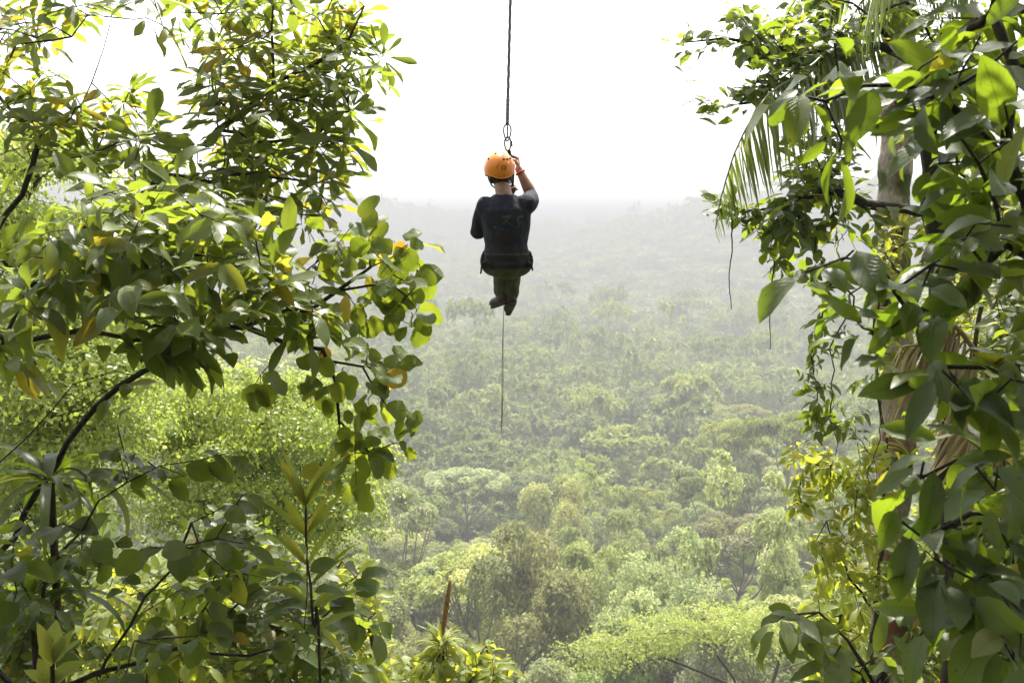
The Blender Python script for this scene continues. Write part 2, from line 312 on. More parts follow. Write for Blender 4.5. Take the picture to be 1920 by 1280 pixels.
# ------------------------------------------------------------------ leaves
SHAPES = {  # half width along the blade, t from 0 (base) to 1 (tip)
    'elliptic': ([0, .12, .3, .5, .7, .88, 1], [0.03, .55, .92, 1, .8, .38, .0]),
    'obovate': ([0, .15, .35, .55, .72, .88, 1], [0.04, .3, .62, .9, 1, .68, .0]),
    'round': ([0, .06, .2, .45, .7, .9, 1], [0.2, .75, .98, 1, .9, .52, .0]),
    'lance': ([0, .1, .25, .45, .7, .9, 1], [0.05, .6, 1, .95, .6, .22, .0]),
    'strip': ([0, .1, .3, .6, .85, 1], [.35, .9, 1, .85, .45, .0]),
    'kite': ([0, .5, 1], [.05, 1, .0]),
}
class Leaves:
    def __init__(s): s.v, s.f, s.uv, s.r, s.n = [], [], [], [], 0
    def add(s, rng, pos, dirv, up, length, shape='elliptic', ratio=.22, fold=.25, droop=.5, ripple=.1, rows=None, pet=0.0, rnd=None):
        """ratio: half width / length; fold: V angle along the midrib; droop: bend along the blade; pet: stalk length / blade length"""
        n = len(pos)
        if n == 0: return
        ts, ws = SHAPES[shape]
        t = np.array(ts) if rows is None else np.linspace(0, 1, rows)
        w = np.interp(t, ts, ws)
        if pet > 0: t = np.concatenate([[-pet, -.001], t]); w = np.concatenate([[.02, .02], w])
        K = len(t)
        X = nrm(dirv); Z = up - X * np.sum(up * X, -1, keepdims=True); Z = nrm(Z); Y = np.cross(Z, X)
        L_ = np.broadcast_to(np.asarray(length, float), (n,))
        dr = droop * (0.5 + rng.random(n)) + rng.normal(0, .08, n)
        dr = np.where(np.abs(dr) < .02, .02, dr)
        a = dr[:, None] * (t + pet)[None]
        cx = np.sin(a) / dr[:, None] * L_[:, None]; cz = -(1 - np.cos(a)) / dr[:, None] * L_[:, None]
        tx, tz = np.cos(a), -np.sin(a)          # tangent; local normal = (sin a, 0, cos a)
        hw = w[None] * L_[:, None] * ratio * (.68 + .58 * rng.random(n))[:, None]
        fo = fold * (.4 + 1.2 * rng.random(n))[:, None]
        ph = rng.random((n, 1)) * 6.28
        ripple = ripple * (.5 + 2.2 * rng.random((n, 1)))
        rip = ripple * hw * np.sin(t[None] * 9 + ph)
        rip2 = ripple * hw * np.sin(t[None] * 8 + ph + 2)
        vs = []
        for side, rp in ((-1, rip), (0, 0 * rip), (1, rip2)):
            y = side * hw * np.cos(fo); h = abs(side) * hw * np.sin(fo) + rp
            lx = cx + h * np.sin(a); lz = cz + h * np.cos(a)
            vs.append(pos[:, None] + lx[..., None] * X[:, None] + y[..., None] * Y[:, None] + lz[..., None] * Z[:, None])
        V = np.stack(vs, 2)                       # n,K,3,3
        base = np.arange(n)[:, None, None] * (K * 3)
        rr = np.arange(K - 1)[None, :, None] * 3; cc = np.arange(2)[None, None]
        q = np.stack([base + rr + cc, base + rr + 3 + cc, base + rr + 4 + cc, base + rr + 1 + cc], -1).reshape(-1, 4)[:, ::-1]
        uvu = np.array([0, .5, 1.]); uv = np.stack(np.broadcast_arrays(uvu[None, :], np.clip(t, 0, 1)[:, None]), -1)
        s.v.append(V.reshape(-1, 3)); s.f.append(q + s.n); s.n += n * K * 3
        s.uv.append(np.tile(uv.reshape(-1, 2), (n, 1)))
        rn = rng.random(n) if rnd is None else np.broadcast_to(rnd, (n,))
        s.r.append(np.repeat(rn, K * 3))
    def obj(s, name, mat, parent=None, offset=None):
        return mesh_obj(name, np.concatenate(s.v), np.concatenate(s.f), mat, parent, uv=np.concatenate(s.uv), attrs={'rnd': np.concatenate(s.r)}, offset=offset)

# ------------------------------------------------------------------ branching plants
class Skeleton:
    def __init__(s, base, rng):
        s.p = [np.asarray(base, float)]; s.par = [-1]; s.rng = rng
    def limb(s, pts, step=.12, jit=.012, start=None):
        pts = np.asarray(pts, float)
        P0 = np.array(s.p)
        k = len(s.p) - 1 if start == 'last' else int(np.argmin(np.linalg.norm(P0 - pts[0], axis=1)))
        pts = np.concatenate([P0[k][None], pts])
        # catmull-rom
        q = np.concatenate([[2 * pts[0] - pts[1]], pts, [2 * pts[-1] - pts[-2]]])
        cur = k
        for a in range(1, len(q) - 2):
            L_ = np.linalg.norm(q[a + 1] - q[a])
            n = max(1, int(L_ / step))
            if L_ < 1e-4: continue
            for b in range(1, n + 1):
                t = b / n
                c = .5 * (2 * q[a] + (q[a + 1] - q[a - 1]) * t + (2 * q[a - 1] - 5 * q[a] + 4 * q[a + 1] - q[a + 2]) * t * t + (3 * q[a] - q[a - 1] - 3 * q[a + 1] + q[a + 2]) * t ** 3)
                s.p.append(c + s.rng.normal(0, jit, 3)); s.par.append(cur); cur = len(s.p) - 1
    def grow(s, att, step=.12, curl=.18, maxd=None):
        """join every attractor to the nearest node so far, nearest first; returns the tip node of each"""
        att = np.asarray(att, float)
        P0 = np.array(s.p)
        d = np.min(np.linalg.norm(att[:, None] - P0[None], axis=2), axis=1)
        tips = []
        for i in np.argsort(d):
            P0 = np.array(s.p); a = att[i]
            dd = np.linalg.norm(P0 - a, axis=1)
            dd[0] += .3
            k = int(np.argmin(dd)); D = dd[k]
            if maxd and D > maxd: continue
            n = max(1, int(D / step)); cur = k
            bend = s.rng.normal(0, curl * D * .5, 3); bend[2] += curl * D * .35
            for b in range(1, n + 1):
                t = b / n
                s.p.append(P0[k] + (a - P0[k]) * t + bend * 4 * t * (1 - t) * .5 * (1 if b < n else 0)); s.par.append(cur); cur = len(s.p) - 1
            tips.append(cur)
        return tips
    def tip_dirs(s, tips):
        P0 = np.array(s.p); par = np.array(s.par)
        a = par[tips]; b = np.where(par[a] >= 0, par[a], a)
        return nrm(P0[tips] - P0[b] + 1e-6)
    def tubes(s, mb, r0, r_tip, sides=6):
        n = len(s.p); par = s.par; P0 = np.array(s.p)
        ch = [[] for _ in range(n)]
        for i in range(1, n): ch[par[i]].append(i)
        cnt = np.zeros(n)
        for i in range(n - 1, -1, -1):
            if not ch[i]: cnt[i] = 1
            if i: cnt[par[i]] += cnt[i]
        e = math.log(r0 / r_tip) / math.log(max(cnt[0], 2))
        rad = r_tip * cnt ** e
        stack = [(0, None)]
        while stack:
            st, pr = stack.pop()
            chain = [st] if pr is None else [pr, st]
            cur = st
            while ch[cur]:
                c = max(ch[cur], key=lambda q: cnt[q])
                for o in ch[cur]:
                    if o != c: stack.append((o, cur))
                chain.append(c); cur = c
            rr = rad[chain].copy()
            if pr is not None: rr[0] = rr[1]
            mb.tube(P0[chain], rr, sides if rr.max() > .012 else 4)
        return rad

def ell(rng, spec, holes=()):
    """points inside ellipses given in photo pixels with a depth range: (cx, cy, rx, ry, d0, d1, n)"""
    o = []
    for cx, cy_, rx, ry, d0, d1, n in spec:
        got = 0; tries = 0
        while got < n and tries < n * 30:
            tries += 1
            a, b = rng.uniform(-1, 1, 2)
            if a * a + b * b > 1: continue
            x, y = cx + a * rx, cy_ + b * ry
            if any(((x - h[0]) / h[2]) ** 2 + ((y - h[1]) / h[3]) ** 2 < 1 for h in holes): continue
            o.append(P(x, y, rng.uniform(d0, d1))); got += 1
    return np.array(o)

def spray(rng, lv, tips, dirs, style, size, rn=None, up_bias=1.0):
    """leaves at the twig tips"""
    n = len(tips)
    Z = np.array((0, 0, 1.))
    rn = rn if rn is not None else (0, 1)
    def R(k): return np.clip(rng.normal((rn[0] + rn[1]) / 2, (rn[1] - rn[0]) / 4, k) + (rng.random(k) < .018) * .5, 0, 1)
    if style == 'rosette':                       # five to eight leaflets fanned round the tip of a twig
        for i in range(n):
            ax = nrm(dirs[i] * .55 + Z * up_bias * .8 + rng.normal(0, .35, 3))
            k = rng.integers(5, 9); a0 = rng.random() * 6.28
            u = nrm(np.cross(ax, (.3, .8, .1))); w = np.cross(ax, u)
            a = a0 + np.arange(k) * 6.283 / k + rng.normal(0, .12, k)
            d = np.cos(a)[:, None] * u + np.sin(a)[:, None] * w + ax * rng.uniform(-.15, .45, k)[:, None]
            sz = size * rng.uniform(.7, 1.2) * rng.uniform(.75, 1.1, k)
            rb = R(1)[0]
            lv.add(rng, np.repeat(tips[i][None], k, 0), d, np.repeat(ax[None], k, 0) + rng.normal(0, .12, (k, 3)), sz, 'obovate', .155, .3, .4, .14, pet=.2, rnd=np.clip(rb + rng.normal(0, .07, k), 0, 1))
    elif style in ('alternate', 'round', 'large', 'small', 'droop', 'oval'):
        shape, ratio, fold, drp, cnt, pet, gap = {'alternate': ('elliptic', .215, .3, .8, (4, 7), .15, .45), 'round': ('round', .4, .2, .6, (2, 4), .35, .55),
            'oval': ('elliptic', .33, .28, .7, (3, 6), .2, .5), 'large': ('elliptic', .21, .28, .7, (3, 6), .22, .42), 'small': ('elliptic', .27, .2, .4, (5, 9), .14, .5), 'droop': ('lance', .2, .25, .9, (4, 8), .12, .4)}[style]
        for i in range(n):
            k = rng.integers(*cnt)
            d = nrm(dirs[i] + rng.normal(0, .15, 3))
            side = nrm(np.cross(d, Z) + 1e-6)
            j = np.arange(k)
            pos = tips[i] - d * (j * size * gap * .8)[:, None] + rng.normal(0, size * .05, (k, 3))
            sg = np.where(j % 2 == 0, 1, -1)[:, None] * np.where(j == 0, .2, 1)[:, None]
            dd = d * rng.uniform(.35, .8, k)[:, None] + side * sg * rng.uniform(.5, 1, k)[:, None] + Z * rng.uniform(-.5, .2, k)[:, None] * (1.6 if style in ('droop', 'round') else 1)
            upv = Z * up_bias + rng.normal(0, .38, (k, 3)) + np.array((0, -.35, 0))
            if style == 'round': upv = upv + np.array((0, -.45, 0)) + rng.normal(0, .3, (k, 3))
            if style == 'large': upv = upv + np.array((0, -.3, 0)) + rng.normal(0, .3, (k, 3))
            lv.add(rng, pos, dd, upv, size * rng.uniform(.6, 1.2, k), shape, ratio, fold, drp, .12, pet=pet, rnd=R(k))
    elif style == 'dome':                        # billowing tufts: small leaves over the upper side of a low dome
        k = 260
        R_ = size * rng.uniform(5, 13, n)
        v = nrm(rng.normal(0, 1, (n, k, 3))); v[..., 2] = np.abs(v[..., 2]) * .9 - .12
        r_ = (1 + .16 * np.sin(v[..., 0] * 7 + rng.random((n, 1)) * 6) + rng.normal(0, .1, (n, k)))[..., None]
        pos = (tips[:, None] + v * r_ * R_[:, None, None] * np.array((1, 1, .5))).reshape(-1, 3)
        vv = v.reshape(-1, 3); d = np.cross(vv, rng.normal(0, 1, vv.shape)) + vv * .25 + np.array((0, 0, -.25))
        lv.add(rng, pos, d, vv + rng.normal(0, .4, vv.shape) + Z * .4, size * rng.uniform(.6, 1.3, n * k), 'kite', .32, .2, .4, 0, rnd=np.clip(np.repeat(rng.random(n), k) * .55 + rng.random(n * k) * .45, 0, 1))
    elif style in ('cluster', 'layer'):                     # a tuft of many small leaves, for crowns further off
        k = 80 if style == 'cluster' else 300
        pos = np.repeat(tips, k, 0) + rng.normal(0, 1, (n * k, 3)) * size * np.array((3.0, 3.0, 1.7) if style == 'cluster' else (6.0, 6.0, 1.0))
        d = rng.normal(0, 1, (n * k, 3)); d[:, 2] -= .15
        upv = rng.normal(0, .7, (n * k, 3)) + Z
        lv.add(rng, pos, d, upv, size * rng.uniform(.6, 1.25, n * k), 'kite', .3, .2, .3, 0, rnd=np.clip(np.repeat(rng.random(n), k) * .6 + rng.random(n * k) * .4, 0, 1))

def plant(name, label, cat, base, limbs, regions, style, size, leaf, bark, seed, r0=.05, r_tip=.003, holes=(), group=None, step=.12, rn=None, up_bias=1.0,
          crown_name='crown', trunk_name='trunk', extra=None, maxd=None, curl=.18, jit=.012):
    rng = np.random.default_rng(seed)
    root = thing(name, label, cat, base, group)
    sk = Skeleton(base, rng)
    for l in limbs: sk.limb([P(*q) if len(q) == 3 else np.array(q[:3]) for q in l], step, jit)
    att = ell(rng, regions, holes)
    tips = sk.grow(att, step, curl, maxd)
    mb = MB(); sk.tubes(mb, r0, r_tip)
    lv = Leaves()
    T = np.array(sk.p)[tips]
    spray(rng, lv, T, sk.tip_dirs(tips), style, size, rn, up_bias)
    if extra: extra(rng, sk, lv, mb)
    mb.obj(trunk_name, M[bark], root, offset=base)
    lv.obj(crown_name, M[leaf], root, offset=base)
    return root
def foot(px, d, py=1500):
    """a point on the ground under the photo column px at depth d"""
    q = P(px, py, d); q[2] = ground_z(q[0], q[1]); return q
# ------------------------------------------------------------------ valley forest
def lobes_of(kind, rng):
    """lobes (centre, radius, flatten) of a crown of half width 1; also the trunk height below it"""
    L_ = []
    if kind == 'round':
        for i in range(17):
            a, z = rng.random() * 6.28, rng.uniform(-.55, .85); r = math.sqrt(max(0, 1 - z * z)) * rng.uniform(.5, .78)
            L_.append(((r * math.cos(a), r * math.sin(a), 1.7 + z * .62), rng.uniform(.25, .42), .75))
        return L_, 1.2
    if kind == 'umbrella':
        for i in range(20):
            a, r = rng.random() * 6.28, math.sqrt(rng.random()) * .88
            L_.append(((r * math.cos(a), r * math.sin(a), 2.0 + .22 * (1 - r * r) + rng.uniform(-.06, .06)), rng.uniform(.18, .3), .42))
        return L_, 1.25
    if kind == 'column':
        for i in range(20):
            z = rng.random(); a = rng.random() * 6.28; r = .75 * math.sin(math.pi * min(1, .15 + z * .85)) ** .7 * rng.uniform(.5, 1)
            L_.append(((r * math.cos(a), r * math.sin(a), .9 + 2.5 * z), rng.uniform(.22, .36), .9))
        return L_, .9
    if kind == 'open':
        for i in range(12):
            a, z = rng.random() * 6.28, rng.uniform(-.7, .9); r = rng.uniform(.45, .95) * math.sqrt(max(.05, 1 - z * z * .8))
            L_.append(((r * math.cos(a), r * math.sin(a), 2.0 + z * .75), rng.uniform(.16, .3), .6))
        return L_, 1.5
    for i in range(24):  # bushy
        a, z = rng.random() * 6.28, rng.uniform(0, 1); r = (1 - z * .7) * rng.uniform(.3, .95)
        L_.append(((r * math.cos(a), r * math.sin(a), .35 + z * 1.2), rng.uniform(.2, .36), .8))
    return L_, .4
def crown_cards(kind, n, size, seed):
    """n small blades over the lobes of a crown, thicker on their upper side; returns quads (n,4,3) and a tone per blade"""
    rng = np.random.default_rng(seed)
    lobes, th = lobes_of(kind, rng)
    if kind != 'bush':                                  # lower leafage round the stem
        for i in range(9):
            a = rng.random() * 6.28; lobes.append(((rng.uniform(.1, .55) * math.cos(a), rng.uniform(.1, .55) * math.sin(a), rng.uniform(.15, th * .8)), rng.uniform(.16, .3), .9))
    c = np.array([l[0] for l in lobes]); r = np.array([l[1] for l in lobes]); fl = np.array([l[2] for l in lobes])
    w = r ** 2; k = rng.choice(len(lobes), n, p=w / w.sum())
    v = nrm(rng.normal(0, 1, (n, 3))); v[:, 2] = np.where(v[:, 2] < -.25, -v[:, 2], v[:, 2])
    # sub-clumps: pull each blade towards one of a dozen tuft directions of its lobe
    tv = nrm(rng.normal(0, 1, (len(lobes), 14, 3)) + (0, 0, .35)); t = tv[k, rng.integers(0, 14, n)]
    v = nrm(v * .55 + t)
    rr = r[k] * rng.uniform(.72, 1.12, n)
    pos = c[k] + v * rr[:, None] * np.stack([np.ones(n), np.ones(n), fl[k]], -1)
    nn = nrm(v * .8 + rng.normal(0, .55, (n, 3)) + (0, 0, .45))
    d = nrm(np.cross(nn, rng.normal(0, 1, (n, 3)))); s = np.cross(nn, d)
    L_ = size * rng.uniform(.6, 1.35, n)[:, None]; W_ = L_ * rng.uniform(.38, .6, n)[:, None]
    q = np.stack([pos - d * L_ * .5, pos + s * W_ * .5, pos + d * L_ * .5 - nn * L_ * .12, pos - s * W_ * .5], 1)
    tone = np.clip(.5 * rng.random(len(lobes))[k] + .5 * rng.random(n), 0, 1)
    return q, tone, c, th
def valley_proto(kind, seed, n, size):
    q, tone, c, th = crown_cards(kind, n, size, seed)
    mb = MB(); rng = np.random.default_rng(seed)
    lean = rng.normal(0, .05, 2)
    fork = np.array((lean[0], lean[1], th))
    mb.tube([(0, 0, -.25), (lean[0] * .3, lean[1] * .3, th * .5), fork], [.06, .045, .036], 7)
    for i in rng.choice(len(c), {'umbrella': 9, 'open': 6}.get(kind, 4), replace=False):
        e = c[i]; mid = fork * .5 + e * .5 + np.array((0, 0, -.08)) + rng.normal(0, .04, 3)
        mb.tube([fork, mid, e], [.02, .013, .005], 5)
    return q, tone, mb
def quads_obj(name, q, tone, mat, parent=None):
    n = len(q); k = q.shape[1]
    return mesh_obj(name, q.reshape(-1, 3), np.arange(n * k).reshape(n, k), mat, parent, attrs={'rnd': np.repeat(tone, k)}, smooth=False)
KINDS = ['round', 'umbrella', 'column', 'open', 'bush']
LAB = {'round': ('rounded broad-crowned tree in the hazy valley forest', 'rounded trees of the valley forest'),
       'umbrella': ('flat-topped umbrella tree above the hazy valley forest', 'umbrella trees of the valley forest'),
       'column': ('tall narrow tree in the hazy valley forest', 'narrow trees of the valley forest'),
       'open': ('sparse tree with loose separate leaf clumps in the hazy valley', 'sparse trees of the valley forest'),
       'bush': ('low bushy tree filling the hazy valley slope', 'bushy trees of the valley forest')}
PR = {}
for ki, kd in enumerate(KINDS):
    for v_ in range(3):
        q, tone, mb = valley_proto(kd, 100 + ki * 10 + v_, {'round': 13000, 'umbrella': 11000, 'column': 12000, 'open': 7500, 'bush': 11500}[kd], .066)
        PR[kd, v_] = [q, tone, mb, None]
def copy_thing(root):
    r = root.copy(); COL.objects.link(r)
    for ch in root.children:
        c = ch.copy(); COL.objects.link(c); c.parent = r
    return r
def valley_tree(kd, v_, loc, rad, rz, squash=1.0, label=None, crown=None, name=None, group='keep'):
    e = PR[kd, v_]
    if e[3] is None or crown:
        root = thing(name or {'umbrella': 'umbrella_tree', 'bush': 'bushy_tree', 'column': 'narrow_tree'}.get(kd, 'forest_tree'), LAB[kd][0], 'tree', (0, 0, 0), LAB[kd][1])
        e[2].obj('trunk', M['bark_valley'], root); quads_obj('crown', e[0], e[1], M[crown or 'valley_leaf'], root)
        if not crown: e[3] = root
    else: root = copy_thing(e[3])
    root.location = loc; root.scale = (rad, rad, rad * squash); root.rotation_euler = (0, 0, rz)
    root['label'] = label or LAB[kd][0]
    if label:
        if 'group' in root: del root['group']
    else: root['group'] = LAB[kd][1]
    return root
def at_canopy(px, py, d, rad, h):
    """stand a tree so that the top of its crown shows at a photo pixel; the ground there carries it"""
    q = P(px, py, d); return (q[0], q[1], q[2] - h * rad)
rv = np.random.default_rng(7)
SPECIAL = [  # px, py of the crown's top, depth, crown half width in photo px, kind, look, label
    (1040, 922, 255, 50, 'umbrella', 'yellow_crown', 'bright yellow-green crown standing out in the middle of the valley forest'),
    (880, 1042, 150, 74, 'umbrella', None, 'umbrella tree with bare forked trunk behind the orange flower spike'),
    (1252, 738, 380, 52, 'umbrella', None, 'dark umbrella tree just left of the pair of pale wide ones'),
    (1312, 752, 365, 52, 'umbrella', None, 'grey-branched umbrella tree between two others at the right of the valley'),
    (1385, 760, 350, 62, 'umbrella', 'yellow_crown', 'wide pale umbrella tree furthest right in the row of three'),
    (1345, 1112, 70, 92, 'bush', 'pale_crown', 'pale white-flowering tree just behind the bright flat crown'),
    (815, 935, 230, 62, 'round', 'yellow_crown', 'light yellowish round tree left of the bright yellow crown'),
    (1020, 605, 700, 24, 'umbrella', None, 'small umbrella tree far off right below the hanging person'),
    (985, 655, 560, 26, 'umbrella', 'yellow_crown', 'small light umbrella tree right of the dangling rope tail'),
    (1060, 1105, 118, 66, 'open', 'olive_crown', 'large olive round tree above the bright flat crown'),
    (1300, 960, 150, 74, 'open', None, 'brownish open tree above the white-flowering tree'),
    (1470, 1040, 95, 90, 'bush', None, 'big olive bushy tree beside the right tree trunk'),
]
taken = []
HT = {'round': 2.45, 'umbrella': 2.35, 'column': 3.5, 'open': 2.8, 'bush': 1.8}
for i, (px, py, d, hw, kd, cr, lb) in enumerate(SPECIAL):
    rad = hw / F * d
    q = P(px, py, d); gzz = float(ground_z(q[0], q[1])); sq = np.clip((q[2] - gzz) / (HT[kd] * rad), .6, 2.2)
    valley_tree(kd, i % 3, (q[0], q[1], q[2] - HT[kd] * rad * sq), rad, rv.random() * 6.28, float(sq), lb, crown=cr, name='flowering_tree' if cr == 'pale_crown' else None)
    taken.append((q[0], q[1], rad))
far_q, far_t = [], []
LOWP = {}
def low(kd, v_, n, size):
    key = (kd, v_, n)
    if key not in LOWP: LOWP[key] = crown_cards(kd, n, size, 500 + KINDS.index(kd) * 10 + v_)[:2]
    return LOWP[key]
pick = lambda: KINDS[rv.choice(5, p=[.36, .2, .14, .16, .14])]
count = 0
d = 34.0
while d < 2450:
    sp = np.interp(d, [30, 100, 300, 800, 2400], [6.2, 6.6, 8.8, 13, 19])
    half = math.radians(37) if d < 900 else math.radians(33)
    nn_ = int(2 * half * d / sp)
    for j in range(nn_):
        a = -half + (j + rv.random() * .9) / nn_ * 2 * half
        dd = d + rv.uniform(-.5, .5) * sp
        x, y = math.sin(a) * dd, math.cos(a) * dd
        px = 960 + x / y * F
        if d < 72 and abs(px - 1130) < 520: continue
        if any((x - t[0]) ** 2 + (y - t[1]) ** 2 < (t[2] * .9) ** 2 for t in taken): continue
        kd = pick(); v_ = int(rv.integers(0, 3))
        rad = sp * rv.uniform(.6, 1.02) * (1.15 if kd == 'umbrella' else .62 if kd == 'column' else .95)
        if d < 350 and rv.random() < .1: rad *= 1.2
        z = float(ground_z(x, y)) - .5
        sq = rv.uniform(.75, 1.5) * (1.35 if rv.random() < .14 else 1)
        if d > 800: sq *= np.interp(d, [800, 1300, 2100], [.85, .6, .8])
        if d < 345 and 560 < px < 1640 and count < 288:
            valley_tree(kd, v_, (x, y, z), rad, rv.random() * 6.28, sq); count += 1
        else:
            q, t = low(kd, v_, 900, .22) if d < 350 else low(kd, v_, 330, .36) if d < 800 else low(kd, v_, 90, .62) if d < 1500 else low(kd, v_, 45, .85)
            ca, sa = math.cos(a * 9 + j), math.sin(a * 9 + j)
            Q = q * np.array((rad, rad, rad * sq))
            Q = np.stack([Q[..., 0] * ca - Q[..., 1] * sa, Q[..., 0] * sa + Q[..., 1] * ca, Q[..., 2]], -1) + np.array((x, y, z))
            if d > 350: Q = Q[:, :3] if d > 800 else Q
            if d > 350 and d <= 800: Q = Q[:, :3]
            far_q.append((Q.shape[1], Q.astype(np.float32))); tt = rv.random(); far_t.append((Q.shape[1], np.clip(.65 * tt + .35 * t, 0, 1)))
    d += sp * .87
v4 = np.concatenate([q for k, q in far_q if k == 4]); v3 = np.concatenate([q for k, q in far_q if k == 3])
t4 = np.concatenate([q for k, q in far_t if k == 4]); t3 = np.concatenate([q for k, q in far_t if k == 3])
n4, n3 = len(v4), len(v3)
forest = mesh_obj('forest', np.concatenate([v4.reshape(-1, 3), v3.reshape(-1, 3)]), [np.arange(n4 * 4).reshape(-1, 4), n4 * 4 + np.arange(n3 * 3).reshape(-1, 3)],
                  M['forest_far'], attrs={'rnd': np.concatenate([np.repeat(t4, 4), np.repeat(t3, 3)])}, smooth=False)
tag(forest, 'hazy rainforest canopy running back to the misty ridge', 'forest', kind='stuff')
# unseen trees added behind the viewpoint to keep light off the near leaf faces
rb = np.random.default_rng(77); bq, bt = [], []
for i in range(120):
    if i < 90: x, y, rad = rb.uniform(-20, 20), -rb.uniform(4.2, 12), rb.uniform(2.2, 3.6); z = float(ground_z(x, y)) - .3 + rb.uniform(0, 9) * (i % 3 > 0)
    else: x, y, rad = rb.uniform(-8, 8), -rb.uniform(.5, 4.5), rb.uniform(1.8, 2.4); z = rb.uniform(5.2, 8)  # overhang of unseen crowns, added to dim the light from overhead
    if y + rad > -1.4 and z < 4.6: continue
    q, t = low('round' if i % 2 else 'bush', i % 3, 1500, .22)
    bq.append(q * rad + np.array((x, y, z))); bt.append(t)
bq = np.concatenate(bq); shade_trees = quads_obj('shade_trees', bq, np.concatenate(bt), M['leaf_shade'])
tag(shade_trees, 'dense dark trees added out of view behind and above the viewpoint for shade', 'shade_trees', kind='stuff')
print('valley trees', count + len(SPECIAL), 'forest faces', n4 + n3)
# ------------------------------------------------------------------ left side plants
def G(px, d, dx=0.0, dy=0.0):
    q = foot(px, d); q[0] += dx; q[1] += dy; q[2] = ground_z(q[0], q[1]) - .1
    return q
# tree with fanned leaves, upper left
plant('palmate_tree', 'dark tree with fanned leaf whorls rising against the white sky, upper left', 'tree', G(-420, 5.2),
      [[(-330, 900, 5.2), (-200, 640, 5.2), (-60, 500, 5.1), (40, 360, 5.1), (78, 255, 5.1), (175, 165, 5.0), (200, 95, 5.0), (215, 40, 5.0)],
       [(78, 255, 5.1), (10, 200, 5.2), (-60, 60, 5.3)],
       [(-60, 500, 5.1), (120, 480, 5.4), (300, 330, 5.5), (405, 245, 5.5), (470, 190, 5.4), (505, 160, 5.4), (512, 60, 5.4), (512, -60, 5.4)],
       [(505, 160, 5.4), (590, 120, 5.3), (660, 70, 5.3), (690, 10, 5.3)],
       [(405, 245, 5.5), (520, 265, 5.3), (600, 250, 5.2)],
       [(300, 330, 5.5), (430, 330, 5.4), (560, 340, 5.3), (620, 380, 5.3)],
       [(40, 90, 5.1), (100, 80, 5.1), (165, 35, 5.0), (240, 30, 5.0)]],
      [(50, 70, 80, 80, 4.7, 5.6, 19), (150, 0, 90, 22, 4.8, 5.4, 6), (285, 25, 40, 35, 4.7, 5.3, 4), (400, 50, 110, 70, 4.9, 5.9, 19), (520, 30, 90, 70, 4.9, 5.9, 17),
       (640, 25, 60, 40, 5, 5.7, 9), (500, 150, 110, 90, 4.9, 6, 29), (615, 140, 80, 80, 4.9, 5.9, 22), (702, 112, 28, 28, 5.1, 5.5, 4), (640, 215, 50, 50, 5, 5.8, 9),
       (550, 260, 110, 75, 4.9, 6, 26), (610, 320, 45, 50, 5, 5.8, 9), (430, 190, 80, 60, 4.9, 5.8, 16), (320, 320, 140, 90, 4.8, 6, 29), (210, 225, 130, 60, 4.7, 5.8, 22),
       (60, 220, 80, 60, 4.7, 5.8, 16), (590, 390, 40, 40, 5, 5.7, 6), (110, 300, 80, 40, 4.9, 5.8, 7), (440, 300, 90, 60, 5, 6, 14), (500, 370, 90, 50, 5, 6, 16)],
      'rosette', .175, 'leaf_palmate', 'bark_dark', 11, r0=.026, r_tip=.003, rn=(0, .95),
      holes=[(238, 105, 84, 54), (325, 105, 45, 48), (130, 115, 45, 55), (75, 385, 75, 42), (150, 360, 35, 25)], curl=.1)
# broad leaved tree, middle left
plant('broad_leaved_tree', 'tree with big sunlit oval leaves and forking dark limbs, left edge middle', 'tree', G(-300, 4.3),
      [[(-260, 1200, 4.3), (-90, 960, 4.2), (0, 868, 4.2), (60, 822, 4.2), (105, 765, 4.2), (130, 722, 4.2), (210, 690, 4.25), (255, 700, 4.3)],
       [(-90, 960, 4.2), (-60, 740, 4.2), (0, 640, 4.2), (70, 632, 4.2), (150, 620, 4.2), (205, 582, 4.2), (260, 585, 4.2)],
       [(205, 582, 4.2), (240, 500, 4.2), (280, 440, 4.2)],
       [(150, 620, 4.2), (250, 635, 4.1), (360, 635, 4.1), (460, 612, 4.1), (540, 590, 4.1), (610, 585, 4.1)],
       [(100, 790, 4.2), (150, 778, 4.1), (250, 700, 4.1)],
       [(0, 640, 4.2), (60, 540, 4.3), (110, 490, 4.3), (170, 420, 4.3)],
       [(240, 500, 4.2), (380, 470, 4.2), (470, 420, 4.2), (520, 400, 4.2)]],
      [(60, 470, 80, 55, 3.8, 4.8, 12), (190, 420, 110, 60, 3.7, 4.8, 20), (330, 430, 120, 75, 3.7, 4.9, 26), (450, 410, 80, 60, 3.8, 4.7, 17), (530, 500, 80, 55, 3.8, 4.6, 17),
       (410, 540, 110, 60, 3.7, 4.7, 20), (250, 530, 110, 65, 3.7, 4.7, 19), (100, 560, 110, 45, 3.7, 4.7, 13), (570, 600, 50, 40, 3.9, 4.4, 8), (290, 660, 40, 50, 3.8, 4.3, 5),
       (60, 680, 60, 30, 3.9, 4.6, 4), (250, 350, 120, 40, 3.9, 4.6, 8), (400, 620, 90, 30, 3.8, 4.4, 8), (345, 700, 30, 40, 4, 4.3, 3), (130, 470, 100, 40, 3.8, 4.5, 8)],
      'alternate', .165, 'leaf_broad', 'bark_dark', 12, r0=.017, r_tip=.0022, holes=[(75, 385, 55, 28), (60, 640, 1, 1)], rn=(.1, .82), curl=.12)
